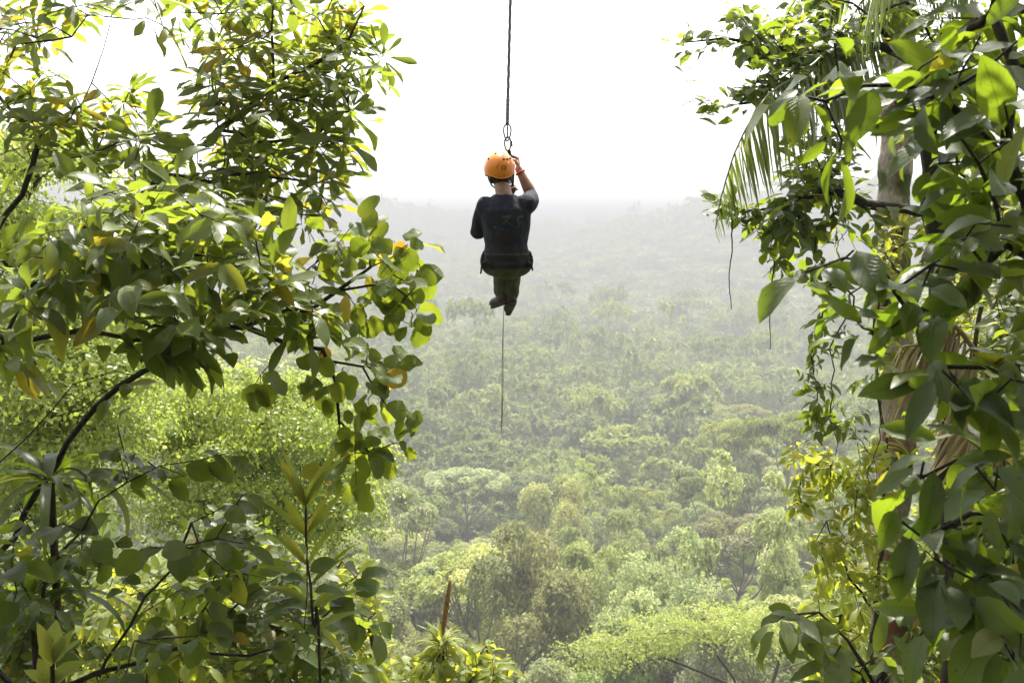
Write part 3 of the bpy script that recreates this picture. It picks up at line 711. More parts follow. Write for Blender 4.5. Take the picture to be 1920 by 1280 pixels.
# round leaved sprays at the right end of the left mass
plant('round_leaved_tree', 'drooping sprays of round leaves hanging in front of the hazy valley', 'tree', G(-160, 4.9),
      [[(-120, 1300, 4.9), (0, 1050, 4.8), (150, 800, 4.7), (320, 650, 4.6), (460, 614, 4.5), (545, 650, 4.45), (598, 662, 4.4), (625, 720, 4.4), (645, 800, 4.4), (640, 850, 4.4)],
       [(460, 614, 4.5), (560, 590, 4.5), (640, 545, 4.45), (700, 500, 4.4), (760, 470, 4.4)],
       [(598, 662, 4.4), (680, 690, 4.4), (705, 735, 4.4), (735, 770, 4.4)],
       [(640, 545, 4.45), (720, 540, 4.4), (775, 560, 4.4)],
       [(645, 800, 4.4), (690, 850, 4.4), (735, 830, 4.4)]],
      [(690, 465, 95, 32, 4.2, 4.7, 16), (750, 520, 50, 45, 4.2, 4.6, 11), (650, 450, 45, 35, 4.2, 4.7, 7), (775, 585, 22, 25, 4.3, 4.5, 3), (690, 600, 45, 50, 4.2, 4.6, 8),
       (615, 690, 35, 45, 4.3, 4.5, 4), (700, 700, 50, 50, 4.2, 4.6, 8), (760, 765, 26, 18, 4.3, 4.5, 3), (497, 712, 22, 22, 4.3, 4.5, 3), (690, 830, 50, 35, 4.2, 4.6, 9),
       (645, 890, 45, 25, 4.2, 4.6, 5), (740, 832, 20, 12, 4.3, 4.5, 2), (680, 770, 40, 30, 4.3, 4.5, 3), (600, 740, 25, 30, 4.3, 4.5, 2)],
      'round', .105, 'leaf_round', 'bark_dark', 13, r0=.015, r_tip=.0018, rn=(.1, .82), curl=.12)
# dark round leaves, lower left
plant('dark_leaved_tree', 'tree with large dark round leaves shading the lower left corner', 'tree', G(-60, 4.4),
      [[(-40, 1400, 4.4), (60, 1320, 4.4), (180, 1262, 4.3), (260, 1238, 4.3), (330, 1215, 4.3), (400, 1180, 4.3), (460, 1120, 4.3), (520, 1080, 4.3)],
       [(60, 1320, 4.4), (90, 1100, 4.3), (150, 990, 4.2), (230, 905, 4.2), (300, 870, 4.2)],
       [(330, 1215, 4.3), (470, 1225, 4.3), (560, 1190, 4.3), (640, 1140, 4.3)],
       [(180, 1262, 4.3), (270, 1130, 4.2), (330, 1060, 4.2), (350, 980, 4.2)]],
      [(330, 870, 60, 35, 4, 4.5, 3), (410, 845, 35, 25, 4, 4.4, 1), (225, 885, 50, 35, 4, 4.5, 3), (210, 790, 14, 14, 4.1, 4.3, 1), (150, 1000, 130, 70, 3.7, 4.8, 11), (350, 1050, 130, 80, 3.7, 4.8, 12),
       (500, 1070, 90, 70, 3.8, 4.7, 7), (90, 1150, 110, 80, 3.6, 4.8, 10), (300, 1160, 130, 60, 3.7, 4.8, 8), (560, 1180, 100, 55, 3.8, 4.7, 5), (650, 1110, 50, 50, 4, 4.6, 3), (690, 1190, 40, 35, 4, 4.6, 2),
       (40, 1000, 50, 90, 3.7, 4.8, 5), (200, 1230, 130, 40, 3.6, 4.6, 5), (480, 950, 60, 40, 4, 4.6, 2)],
      'oval', .12, 'leaf_dark', 'bark_dark', 14, r0=.017, r_tip=.0024, rn=(0, .7), curl=.12)
# fine leaved trees glowing further back
plant('fine_leaved_tree', 'bright yellow-green fine leaved tree glowing behind the dark branches', 'tree', G(520, 15),
      [[(500, 1300, 15), (470, 1050, 15), (440, 900, 15), (420, 780, 15)], [(470, 1050, 15), (570, 920, 15.2), (620, 840, 15.4)], [(440, 900, 15), (320, 820, 14.6), (220, 780, 14.4)]],
      [(290, 775, 130, 75, 13.5, 16, 50), (440, 790, 130, 85, 13.5, 16, 50), (570, 760, 60, 45, 14, 15.6, 15), (560, 890, 150, 90, 13.5, 16.2, 51), (690, 880, 35, 22, 14.4, 15.6, 4), (390, 920, 150, 90, 13, 16, 46), (500, 990, 170, 60, 13.5, 16, 30), (600, 960, 40, 30, 14.2, 15.6, 6)],
      'dome', .062, 'leaf_fine', 'bark_brown', 15, r0=.16, r_tip=.012, step=.4, rn=(0, 1))
plant('fine_leaved_tree', 'sunlit fine leaved tree showing through gaps at the far left edge', 'tree', G(60, 11),
      [[(60, 1300, 11), (50, 900, 11), (60, 500, 11), (40, 380, 11)], [(50, 900, 11), (150, 780, 11), (190, 720, 11)]],
      [(40, 330, 80, 70, 10, 12, 24), (70, 450, 120, 70, 10, 12, 32), (60, 600, 120, 90, 10, 12, 36), (130, 760, 150, 90, 9.6, 12, 50), (60, 900, 120, 80, 9.6, 12, 28), (180, 660, 90, 60, 10, 12, 16)],
      'dome', .062, 'leaf_fine', 'bark_brown', 16, r0=.14, r_tip=.01, step=.4, rn=(0, 1), holes=[(75, 385, 60, 32)])
# shrubs filling the lower left
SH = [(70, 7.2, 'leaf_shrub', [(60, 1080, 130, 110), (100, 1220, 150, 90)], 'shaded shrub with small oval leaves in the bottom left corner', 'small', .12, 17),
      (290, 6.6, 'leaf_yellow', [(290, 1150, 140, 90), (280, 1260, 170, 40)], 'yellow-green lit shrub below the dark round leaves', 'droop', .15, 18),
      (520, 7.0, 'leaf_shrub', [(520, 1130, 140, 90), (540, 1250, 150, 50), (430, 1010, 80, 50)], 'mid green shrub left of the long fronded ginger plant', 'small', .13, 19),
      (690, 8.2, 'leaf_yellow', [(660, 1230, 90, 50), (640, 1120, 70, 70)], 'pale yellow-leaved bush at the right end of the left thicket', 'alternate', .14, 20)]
for px, d, lf, regs, lb, st, sz, sd in SH:
    n = 165
    plant('shrub', lb, 'shrub', G(px, d), [[(px, 1400, d), (px + 10, 1280, d), (px + 4, 1150, d)]],
          [(cx, cy_, rx, ry, d - .9, d + .9, int(n * rx * ry / 12000)) for cx, cy_, rx, ry in regs], st, sz, lf, 'bark_brown', sd, r0=.03, r_tip=.003, rn=(0, .95), trunk_name='stems', crown_name='foliage')
# ginger-like plant: upright cane with long blades in two ranks
def cane_plant(name, label, cat, base, path, n, length, leaf, seed, ratio=.075, droop=1.0, spread=1.0, span=.8):
    rng = np.random.default_rng(seed); root = thing(name, label, cat, base)
    sk = Skeleton(base, rng); sk.limb(path, .08, .003)
    p = np.array(sk.p); mb = MB(); mb.tube(p, np.linspace(.016, .005, len(p)), 7); mb.obj('stem', M['vine_stem'], root, offset=base)
    lv = Leaves(); al = np.concatenate([[0], np.cumsum(np.linalg.norm(np.diff(p, axis=0), axis=1))]); ii = np.searchsorted(al, np.linspace(al[-1] - span, al[-1], n)).clip(0, len(p) - 1)
    t = nrm(np.gradient(p, axis=0))[ii]; sg = np.where(np.arange(n) % 2 == 0, 1, -1)[:, None]
    side = nrm(np.cross(t, (0, 1, 0.))) * sg
    k = np.linspace(0, 1, n)[:, None]
    d = side * spread * (1 - .55 * k) + t * (.45 + .9 * k) + rng.normal(0, .12, (n, 3))
    lv.add(rng, p[ii], d, np.tile((0, -.5, 1.), (n, 1)) + rng.normal(0, .2, (n, 3)), length * rng.uniform(.8, 1.15, n), 'lance', ratio, .3, droop, .05, rows=9)
    lv.obj('leaves', M[leaf], root, offset=base); return root
cane_plant('ginger_plant', 'upright cane with long narrow blades in two ranks above the left thicket', 'plant', G(610, 4.0), [P(600, 1330, 4.0), P(590, 1180, 4.0), P(578, 1060, 4.0), P(575, 950, 4.0)], 24, .25, 'leaf_yellow', 31, ratio=.085, droop=.7, span=.55)
# strap leaved plant hanging in the shade
def strap_plant(name, label, c, n, length, leaf, seed, ratio, up, spread, cat='plant', droop=1.3, base=None, group=None):
    rng = np.random.default_rng(seed); base = c if base is None else base
    root = thing(name, label, cat, base, group)
    a = rng.random(n) * 6.28; el = rng.uniform(up[0], up[1], n)
    d = np.stack([np.cos(a) * np.cos(el), np.sin(a) * np.cos(el), np.sin(el)], -1)
    lv = Leaves(); u = np.tile((0, 0, 1.), (n, 1)) + rng.normal(0, .1, (n, 3)) - d * .3
    lv.add(rng, c + d * .02 * spread + rng.normal(0, .012, (n, 3)), d, u, length * rng.uniform(.6, 1.15, n), 'strip', ratio, .35, droop, .03, rows=10)
    lv.obj('leaves', M[leaf], root, offset=base)
    mb = MB()
    if np.linalg.norm(np.asarray(base) - np.asarray(c)) > .05:
        k = np.linspace(0, 1, 12)[:, None]; p = np.asarray(base) * (1 - k) + np.asarray(c) * k + np.sin(k * 3.14) * np.array((.05, .02, 0))
        mb.tube(p, np.linspace(.03, .018, 12), 7)
    else: mb.tube([c - np.array((0, 0, .06)), c, c + np.array((0, 0, .03))], [.02, .03, .012], 7)
    mb.obj('stem', M['vine_stem'], root, offset=base)
    return root
strap_plant('strap_leaved_plant', 'dark strap-leaved plant drooping from the shade at the left edge', P(95, 905, 4.6), 26, .55, 'leaf_large', 32, .055, (-.2, .9), 1, droop=2.0, base=G(60, 4.8))
strap_plant('strap_leaved_plant', 'dark arching strap-leaved plant low in the left corner', P(60, 1120, 4.4), 22, .5, 'leaf_large', 33, .06, (0, 1.1), 1, droop=1.8, base=G(40, 4.6))
# small bright sapling at the bottom edge
cane_plant('sapling', 'bright light green sapling at the bottom left edge', 'plant', G(100, 3.6), [P(100, 1420, 3.6), P(104, 1330, 3.6), P(100, 1240, 3.6)], 11, .15, 'leaf_yellow', 34, ratio=.24, droop=.7, span=.22)
# bushy plant with a bromeliad and its orange flower spike
plant('drooping_bush', 'pale bush with drooping sunlit leaves under the orange flower spike', 'shrub', G(840, 9.0),
      [[(840, 1450, 9), (838, 1330, 9), (832, 1250, 9), (826, 1205, 9)], [(838, 1330, 9), (900, 1240, 9)], [(838, 1330, 9), (770, 1250, 9)]],
      [(850, 1240, 90, 45, 8.6, 9.5, 42), (780, 1265, 50, 25, 8.6, 9.4, 14), (920, 1262, 45, 25, 8.7, 9.4, 14), (850, 1300, 130, 40, 8.5, 9.5, 30)],
      'droop', .19, 'leaf_yellow', 'bark_brown', 35, r0=.04, r_tip=.004, trunk_name='stems', crown_name='foliage')
bb = P(826, 1208, 8.95)
br = strap_plant('bromeliad', 'bromeliad with a tall orange flower spike perched on the pale bush', bb, 40, .26, 'leaf_yellow', 36, .07, (.15, 1.2), 1, droop=.9)
mb = MB(); sp0, sp1 = P(830, 1190, 8.95), P(844, 1093, 8.95); kk = np.linspace(0, 1, 40)[:, None]
mb.tube(sp0 * (1 - kk) + sp1 * kk, .006 + .011 * np.sin(np.linspace(.3, 3.0, 40)) ** .7, 8)
rng = np.random.default_rng(5)
for i in range(90):                       # overlapping bracts up the spike
    t = i / 90; c = sp0 * (1 - t) + sp1 * t; a = i * 2.4
    o_ = np.array((math.cos(a), math.sin(a), 0)); w = .014 * math.sin(.5 + t * 2.5) + .004
    mb.tube([c + o_ * w * .5, c + o_ * w * 1.25 + (0, 0, .02), c + o_ * w * 1.1 + (0, 0, .045)], [.008, .007, .001], 5)
M['bract'] = simple_mat('bract', (.36, .2, .07), .6, col2=(.26, .12, .04), scale=25)
mb.obj('flower_spike', M['bract'], br, offset=bb)
# ------------------------------------------------------------------ right side plants
# palm whose pale trunk stands behind the vines; fronds hang from its crown above the frame
PB = G(1655, 7.6)
pt = thing('palm_tree', 'tall palm with a thick pale mossy trunk and hanging fronds at the right', 'tree', PB)
rng = np.random.default_rng(40)
tp = np.array([PB - (0, 0, .3), P(1668, 1320, 7.6), P(1664, 1050, 7.6), P(1684, 760, 7.6), P(1672, 480, 7.6), P(1684, 200, 7.6), P(1690, -60, 7.6), P(1690, -190, 7.6)])
sk = Skeleton(tp[0], rng); sk.limb(tp[1:], .05, .002)
p = np.array(sk.p); mb = MB(); rr_ = np.interp(np.linspace(0, 1, len(p)), [0, .5, 1], [.165, .145, .11]); rr_ = rr_ * (1 + .05 * np.sin(np.arange(len(p)) * .9) + rng.normal(0, .02, len(p)))
mb.tube(p, rr_, 20); mb.obj('trunk', M['bark_pale'], pt, offset=PB)
def frond(parent, base, path, n, length, hang, mat, seed, side_len=1.0, width=.035, name='frond', label=None, r=.016, both=True, splay=.5, lean=0.0, tail=.3):
    rng = np.random.default_rng(seed)
    sk = Skeleton(path[0], rng); sk.limb(path[1:], .05, .001)
    p = np.array(sk.p); mb = MB(); mb.tube(p, np.linspace(r, r * .25, len(p)), 6)
    lv = Leaves(); k = np.linspace(.08, 1, n); ii = np.clip((k * (len(p) - 1)).astype(int), 0, len(p) - 1)
    t = nrm(np.gradient(p, axis=0))[ii]
    side = nrm(np.cross(t, (0, 0, 1.)) + 1e-6)
    prof = np.interp(k, [0, .15, .5, .85, 1], [.6, .9, 1, .6, tail])
    for sg in ((1, -1) if both else (1,)):
        d = side * sg * splay + t * .45 + np.array((lean, 0, -hang)) + rng.normal(0, .05, (n, 3))
        lv.add(rng, p[ii], d, nrm(np.cross(d, t) * sg) + rng.normal(0, .15, (n, 3)), length * prof * rng.uniform(.85, 1.1, n) * side_len, 'strip', width, .5, .35, 0, rows=8, rnd=np.clip(rng.normal(.45, .2, n), 0, 1))
    o = lv.obj(name, M[mat], parent, offset=base)
    mb.obj('rachis', M['rachis'] if mat != 'straw' else M['straw_stem'], o, offset=base)
    if label: o['label'] = label
    return o
M['rachis'] = simple_mat('rachis', (.17, .19, .07), .5, scale=8)
M['straw_stem'] = simple_mat('straw_stem', (.3, .2, .1), .7, scale=8)
C0 = (1690, -190, 7.6)
frond(pt, PB, [P(*C0), P(1650, -60, 6.8), P(1545, 100, 6.0), P(1440, 180, 5.7), P(1385, 270, 5.6), P(1352, 370, 5.6), P(1342, 430, 5.6)], 74, .8, 1.0, 'palm', 41, splay=.22, width=.024, lean=.42, tail=.12)
frond(pt, PB, [P(*C0), P(1690, -170, 7.0), P(1670, -110, 6.3), P(1640, -20, 5.8), P(1622, 60, 5.6)], 46, .66, 1.5, 'palm', 42, splay=.3)
frond(pt, PB, [P(*C0), P(1740, -150, 7.0), P(1790, -90, 6.4), P(1840, 30, 6.0)], 44, .7, 1.5, 'palm', 43, splay=.3)
frond(pt, PB, [P(*C0), P(1620, -170, 7.9), P(1560, -60, 8.1), P(1530, 80, 8.2)], 46, .75, 1.5, 'palm', 44, splay=.3)
for px_, py_, sd_, n_l in ((1690, 430, 61, 30), (1660, 560, 62, 22), (1705, 860, 63, 26)):
    c_ = P(px_, py_, 7.42); strap_plant('bromeliad', {61: 'bromeliad tuft on the upper pale palm trunk', 62: 'small bromeliad tuft on the left of the pale trunk below the upper one', 63: 'bromeliad tuft low on the pale palm trunk above the yellow vine'}[sd_], c_, n_l, .3, 'leaf_yellow', sd_, .05, (.0, 1.2), 1, droop=1.2, group='bromeliads growing on the palm trunk')
# dead frond lying over the thicket
db = G(1860, 5.6)
dt = thing('dead_palm_frond', 'dry straw-coloured palm frond propped in the right thicket', 'palm frond', db)
mb = MB(); a0 = P(1905, 1330, 5.6); sk = Skeleton(db, rng); sk.limb([a0, P(1890, 900, 5.6), P(1850, 700, 5.5), P(1790, 610, 5.4)], .06, .003)
mb.tube(np.array(sk.p), np.linspace(.03, .014, len(sk.p)), 6); mb.obj('stalk', M['straw_stem'], dt, offset=db)
frond(dt, db, [P(1790, 610, 5.4), P(1750, 640, 5.4), P(1690, 650, 5.35)], 26, .5, .9, 'straw', 48, width=.03, name='blades', splay=.3)
frond(dt, db, [P(1880, 850, 5.6), P(1850, 700, 5.5), P(1780, 600, 5.4), P(1740, 560, 5.4)], 44, .62, 1.0, 'straw', 47, width=.03, name='blades', splay=.3)
# small leaved tree, upper right
plant('small_leaved_tree', 'tree with many small glossy leaves reaching into the white sky, upper right', 'tree', G(1790, 6.6),
      [[(1785, 1300, 6.6), (1780, 900, 6.6), (1770, 600, 6.5), (1750, 400, 6.4), (1735, 200, 6.3), (1690, 100, 6.3), (1600, 95, 6.3), (1500, 108, 6.3), (1420, 80, 6.3), (1360, 75, 6.3), (1290, 80, 6.3)],
       [(1735, 200, 6.3), (1640, 185, 6.2), (1540, 175, 6.2), (1440, 190, 6.2), (1340, 200, 6.2)],
       [(1750, 400, 6.4), (1660, 390, 6.3), (1560, 360, 6.2), (1480, 380, 6.2), (1400, 395, 6.2), (1335, 380, 6.2)],
       [(1560, 360, 6.2), (1520, 280, 6.2), (1470, 240, 6.2)], [(1480, 380, 6.2), (1450, 440, 6.2), (1440, 490, 6.2)],
       [(1690, 100, 6.3), (1600, 10, 6.3), (1500, -10, 6.3)]],
      [(1285, 76, 25, 22, 6.2, 6.4, 4), (1325, 190, 32, 12, 6.1, 6.3, 4), (1375, 60, 50, 45, 6, 6.6, 12), (1440, 30, 60, 40, 5.9, 6.7, 16), (1530, 50, 90, 55, 5.8, 6.8, 30), (1470, 120, 75, 45, 5.8, 6.7, 26),
       (1440, 170, 50, 35, 5.8, 6.6, 10), (1560, 150, 80, 70, 5.8, 6.7, 30), (1540, 255, 50, 60, 5.8, 6.6, 16), (1560, 340, 55, 70, 5.8, 6.6, 22), (1500, 330, 40, 50, 5.9, 6.5, 9), (1350, 382, 40, 18, 6.1, 6.3, 6),
       (1410, 415, 50, 25, 6, 6.5, 9), (1490, 430, 65, 55, 5.9, 6.5, 20), (1450, 485, 25, 28, 6.1, 6.4, 5), (1620, 20, 60, 40, 5.9, 6.9, 9), (1740, 60, 90, 70, 6, 7, 24), (1600, 440, 60, 50, 6, 6.6, 12), (1850, 80, 80, 90, 6, 7.2, 24),
       (1850, 300, 80, 130, 6.2, 7.2, 34), (1750, 250, 60, 100, 6.2, 7.2, 18), (1540, 510, 50, 40, 6, 6.5, 8)],
      'small', .115, 'leaf_small', 'bark_dark', 50, r0=.07, r_tip=.0025, rn=(0, .95), curl=.1)
# large leaved tree, close on the right
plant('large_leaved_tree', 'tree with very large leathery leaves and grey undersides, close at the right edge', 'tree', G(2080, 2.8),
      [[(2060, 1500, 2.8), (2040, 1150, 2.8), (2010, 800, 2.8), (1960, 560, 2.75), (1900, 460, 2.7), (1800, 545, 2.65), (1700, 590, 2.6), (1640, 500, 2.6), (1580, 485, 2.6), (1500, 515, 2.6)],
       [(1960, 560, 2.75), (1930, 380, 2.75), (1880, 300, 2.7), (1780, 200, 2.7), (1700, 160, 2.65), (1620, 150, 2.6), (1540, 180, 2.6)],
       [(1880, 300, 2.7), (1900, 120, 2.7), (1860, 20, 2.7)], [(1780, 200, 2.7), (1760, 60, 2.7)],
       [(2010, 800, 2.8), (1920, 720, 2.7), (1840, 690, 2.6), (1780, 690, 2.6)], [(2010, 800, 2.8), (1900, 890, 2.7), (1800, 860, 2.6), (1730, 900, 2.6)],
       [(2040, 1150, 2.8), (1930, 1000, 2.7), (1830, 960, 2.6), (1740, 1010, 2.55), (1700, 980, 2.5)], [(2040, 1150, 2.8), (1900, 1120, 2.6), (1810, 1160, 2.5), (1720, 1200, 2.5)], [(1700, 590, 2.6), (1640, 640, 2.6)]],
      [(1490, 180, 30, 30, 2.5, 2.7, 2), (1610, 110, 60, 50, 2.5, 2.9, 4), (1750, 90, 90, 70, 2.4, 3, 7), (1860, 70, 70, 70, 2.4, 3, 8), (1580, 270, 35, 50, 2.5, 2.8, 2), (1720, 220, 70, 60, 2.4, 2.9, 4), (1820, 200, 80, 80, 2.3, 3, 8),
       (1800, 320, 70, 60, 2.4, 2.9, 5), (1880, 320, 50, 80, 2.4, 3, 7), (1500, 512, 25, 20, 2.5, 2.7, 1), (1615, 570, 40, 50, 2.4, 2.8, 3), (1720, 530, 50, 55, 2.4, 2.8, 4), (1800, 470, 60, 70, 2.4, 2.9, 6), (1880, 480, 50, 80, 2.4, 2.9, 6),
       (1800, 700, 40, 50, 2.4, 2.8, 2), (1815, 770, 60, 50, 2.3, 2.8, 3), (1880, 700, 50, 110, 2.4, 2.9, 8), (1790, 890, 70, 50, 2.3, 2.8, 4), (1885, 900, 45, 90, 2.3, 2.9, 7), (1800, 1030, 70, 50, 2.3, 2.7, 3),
       (1885, 1060, 45, 90, 2.2, 2.9, 7), (1840, 1160, 60, 80, 2.2, 2.7, 5), (1885, 1210, 45, 70, 2.2, 2.8, 9), (1900, -190, 260, 130, 2.5, 3.8, 45), (2060, 250, 90, 420, 2.4, 3.6, 40), (2050, 900, 80, 350, 2.3, 3.2, 26), (1720, 1160, 25, 30, 2.3, 2.6, 1), (1630, 620, 30, 30, 2.5, 2.7, 2)],  # clumps above and right of the frame: unseen leaves added for shade
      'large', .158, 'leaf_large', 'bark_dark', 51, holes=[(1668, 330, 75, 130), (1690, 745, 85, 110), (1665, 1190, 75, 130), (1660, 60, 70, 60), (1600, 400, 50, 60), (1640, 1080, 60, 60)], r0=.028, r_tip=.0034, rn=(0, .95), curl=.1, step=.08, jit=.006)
# yellow lit vine climbing the palm trunk
plant('climbing_vine', 'sunlit yellow-green vine climbing the lower pale palm trunk', 'vine', G(1625, 7.1),
      [[(1630, 1350, 7.1), (1640, 1150, 7.1), (1650, 980, 7.1), (1660, 850, 7.1), (1640, 650, 7.2), (1650, 500, 7.2)], [(1650, 980, 7.1), (1590, 900, 6.9), (1520, 870, 6.8), (1490, 930, 6.8)], [(1640, 1150, 7.1), (1570, 1040, 6.9), (1530, 1000, 6.9)]],
      [(1520, 860, 45, 40, 6.6, 7.1, 18), (1500, 940, 22, 30, 6.6, 6.9, 8), (1580, 900, 60, 50, 6.5, 7.2, 27), (1600, 980, 70, 60, 6.5, 7.2, 27), (1650, 860, 50, 60, 6.6, 7, 15), (1690, 650, 40, 60, 6.9, 7.2, 14), (1720, 700, 50, 60, 6.6, 7.2, 15), (1590, 1070, 60, 50, 6.6, 7.2, 18), (1670, 1090, 50, 50, 6.5, 7, 14),
       (1670, 470, 35, 50, 7, 7.3, 14), (1740, 420, 50, 60, 6.8, 7.3, 15), (1560, 1010, 40, 40, 6.7, 7.1, 10)],
      'alternate', .115, 'leaf_yellow', 'vine_stem', 52, r0=.02, r_tip=.0025, rn=(0, .95), trunk_name='stems', crown_name='leaves')
# hanging creeper with slim leaves
plant('hanging_creeper', 'dark creeper stems with slim leaves dangling left of the palm trunk', 'vine', P(1600, 470, 6.3),
      [[(1560, 520, 6.2), (1535, 620, 6.2), (1530, 720, 6.2), (1528, 800, 6.2)], [(1600, 560, 6.2), (1565, 640, 6.2), (1560, 760, 6.2), (1566, 850, 6.2)],
       [(1640, 600, 6.2), (1650, 750, 6.2), (1645, 900, 6.2), (1652, 1060, 6.2), (1650, 1270, 6.2)], [(1645, 860, 6.2), (1600, 815, 6.2), (1570, 800, 6.2)]],
      [(1520, 640, 18, 70, 6.1, 6.3, 6), (1540, 740, 30, 30, 6.1, 6.3, 6), (1525, 790, 30, 22, 6.1, 6.3, 6), (1570, 800, 40, 25, 6.1, 6.3, 7), (1605, 750, 25, 40, 6.1, 6.3, 5), (1560, 640, 30, 40, 6.1, 6.3, 4)],
      'droop', .1, 'leaf_small', 'vine_stem', 53, r0=.009, r_tip=.0022, rn=(0, .8), trunk_name='stems', crown_name='leaves', step=.06, curl=.08)
# aerial roots hanging free
for lb, pts in (('thin grey aerial root hanging free left of the others against the mist', [(1372, 400, 6.2), (1372, 470, 6.2), (1367, 520, 6.2), (1372, 580, 6.2)]),
                ('thin grey aerial root dangling right of the longer free one', [(1452, 490, 6.2), (1446, 545, 6.2), (1443, 600, 6.2), (1445, 655, 6.2)])):
    q = np.array([P(*a) for a in pts]); mb = MB(); sk = Skeleton(q[0], rng); sk.limb(q[1:], .03, .0015); mb.tube(np.array(sk.p), np.linspace(.005, .0025, len(sk.p)), 5)
    o = mb.obj('aerial_root', M['vine_stem'], None, offset=q[0]); o.location = Vector(q[0]); tag(o, lb, 'root', 'aerial roots hanging at the right')
# thicket behind, right edge
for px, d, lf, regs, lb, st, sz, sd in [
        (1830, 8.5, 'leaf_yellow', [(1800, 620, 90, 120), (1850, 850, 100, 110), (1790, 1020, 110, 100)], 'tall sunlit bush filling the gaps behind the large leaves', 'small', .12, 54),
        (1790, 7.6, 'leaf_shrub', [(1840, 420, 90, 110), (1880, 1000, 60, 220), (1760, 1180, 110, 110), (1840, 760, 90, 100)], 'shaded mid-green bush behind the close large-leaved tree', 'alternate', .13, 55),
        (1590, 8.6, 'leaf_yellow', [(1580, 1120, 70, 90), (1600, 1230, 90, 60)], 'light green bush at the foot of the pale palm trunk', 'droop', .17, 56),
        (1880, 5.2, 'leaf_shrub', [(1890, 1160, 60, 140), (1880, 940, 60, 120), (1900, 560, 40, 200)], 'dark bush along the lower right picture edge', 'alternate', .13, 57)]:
    plant('shrub', lb, 'shrub', G(px, d), [[(px, 1400, d), (px + 8, 1250, d), (px + 3, 1000, d), (px, max(900, regs[0][1]), d)] if px != 1590 else [(px, 1400, d), (px, 1250, d), (px, 1180, d)]],
          [(cx, cy_, rx, ry, d - .7, d + .7, int(95 * rx * ry / 11000)) for cx, cy_, rx, ry in regs], st, sz, lf, 'bark_brown', sd, r0=.04, r_tip=.003, rn=(0, .95), trunk_name='stems', crown_name='foliage')
# dark leafy sprig reaching in at the bottom right
plant('large_leaved_sapling', 'dark sapling with long leaves in front of the bright flat crown, bottom right', 'tree', G(1640, 4.6),
      [[(1660, 1420, 4.6), (1640, 1290, 4.6), (1590, 1200, 4.6), (1530, 1150, 4.6), (1480, 1150, 4.6)], [(1640, 1290, 4.6), (1560, 1240, 4.5)]],
      [(1480, 1160, 40, 14, 4.5, 4.7, 3), (1570, 1225, 60, 35, 4.4, 4.7, 5), (1640, 1260, 40, 30, 4.4, 4.7, 4)], 'alternate', .19, 'leaf_shrub', 'bark_dark', 58, r0=.02, r_tip=.004, rn=(0, .6))
# bright flat crowned tree below, right of centre
plant('flat_crowned_tree', 'bright lime-green flat-crowned tree with visible forked limbs at the bottom right', 'tree', foot(1340, 50) - np.array((0, 0, .3)),
      [[(1395, 1500, 50), (1400, 1380, 50), (1385, 1290, 50), (1345, 1230, 49.5)], [(1400, 1380, 50), (1455, 1260, 50.5), (1465, 1210, 50.5)], [(1385, 1290, 50), (1255, 1235, 48), (1185, 1215, 48)], [(1455, 1260, 50.5), (1555, 1220, 52)], [(1345, 1230, 49.5), (1315, 1195, 51)]],
      [(1310, 1188, 110, 9, 44, 52, 13), (1440, 1174, 120, 9, 47, 55, 14), (1350, 1162, 90, 7, 49, 55, 8), (1120, 1232, 70, 8, 45, 50, 7), (1560, 1196, 80, 10, 46, 54, 9), (1210, 1206, 90, 8, 44, 50, 8), (1600, 1226, 60, 8, 46, 53, 4), (1400, 1204, 110, 7, 43, 50, 6)],
      'dome', .155, 'crown_lime', 'bark_brown', 59, r0=.15, r_tip=.02, step=.6, rn=(0, 1))
# ------------------------------------------------------------------ the person on the rope
from mathutils import noise as mnoise
O = P(950, 487, 7.35)
def sph(mb, c, r, n=12, rot=None):
    c = np.asarray(c, float); r = np.broadcast_to(np.asarray(r, float), (3,))
    th = np.linspace(0, math.pi, n + 1)[1:-1]; ph = np.arange(2 * n) * math.pi / n
    v = np.stack([np.sin(th)[:, None] * np.cos(ph), np.sin(th)[:, None] * np.sin(ph), np.repeat(np.cos(th)[:, None], 2 * n, 1)], -1).reshape(-1, 3)
    v = np.concatenate([v, [(0, 0, 1)], [(0, 0, -1)]]) * r
    if rot is not None: v = v @ np.array(rot).T
    k = 2 * n; i = np.arange(n - 2)[:, None] * k; j = np.arange(k)[None]; j2 = (j + 1) % k
    f = np.stack([i + j, i + k + j, i + k + j2, i + j2], -1).reshape(-1, 4)
    a = np.arange(k); b = (a + 1) % k; T, B = k * (n - 1), k * (n - 1) + 1
    f = np.concatenate([f, np.stack([a, b, np.full(k, T), np.full(k, T)], -1), np.stack([(n - 2) * k + b, (n - 2) * k + a, np.full(k, B), np.full(k, B)], -1)])
    mb.add(v + c, f)
def chain(mb, pts, rad, k=14, balls=True):
    pts = np.asarray(pts, float); rad = np.broadcast_to(np.asarray(rad, float), (len(pts),))
    t = np.linspace(0, len(pts) - 1, (len(pts) - 1) * 6 + 1); i = np.arange(len(pts))
    q = np.stack([np.interp(t, i, pts[:, a]) for a in range(3)], -1); r = np.interp(t, i, rad)
    mb.tube(q, r, k)
    if balls:
        for p_, r_ in zip(pts, rad): sph(mb, p_, r_, 8)
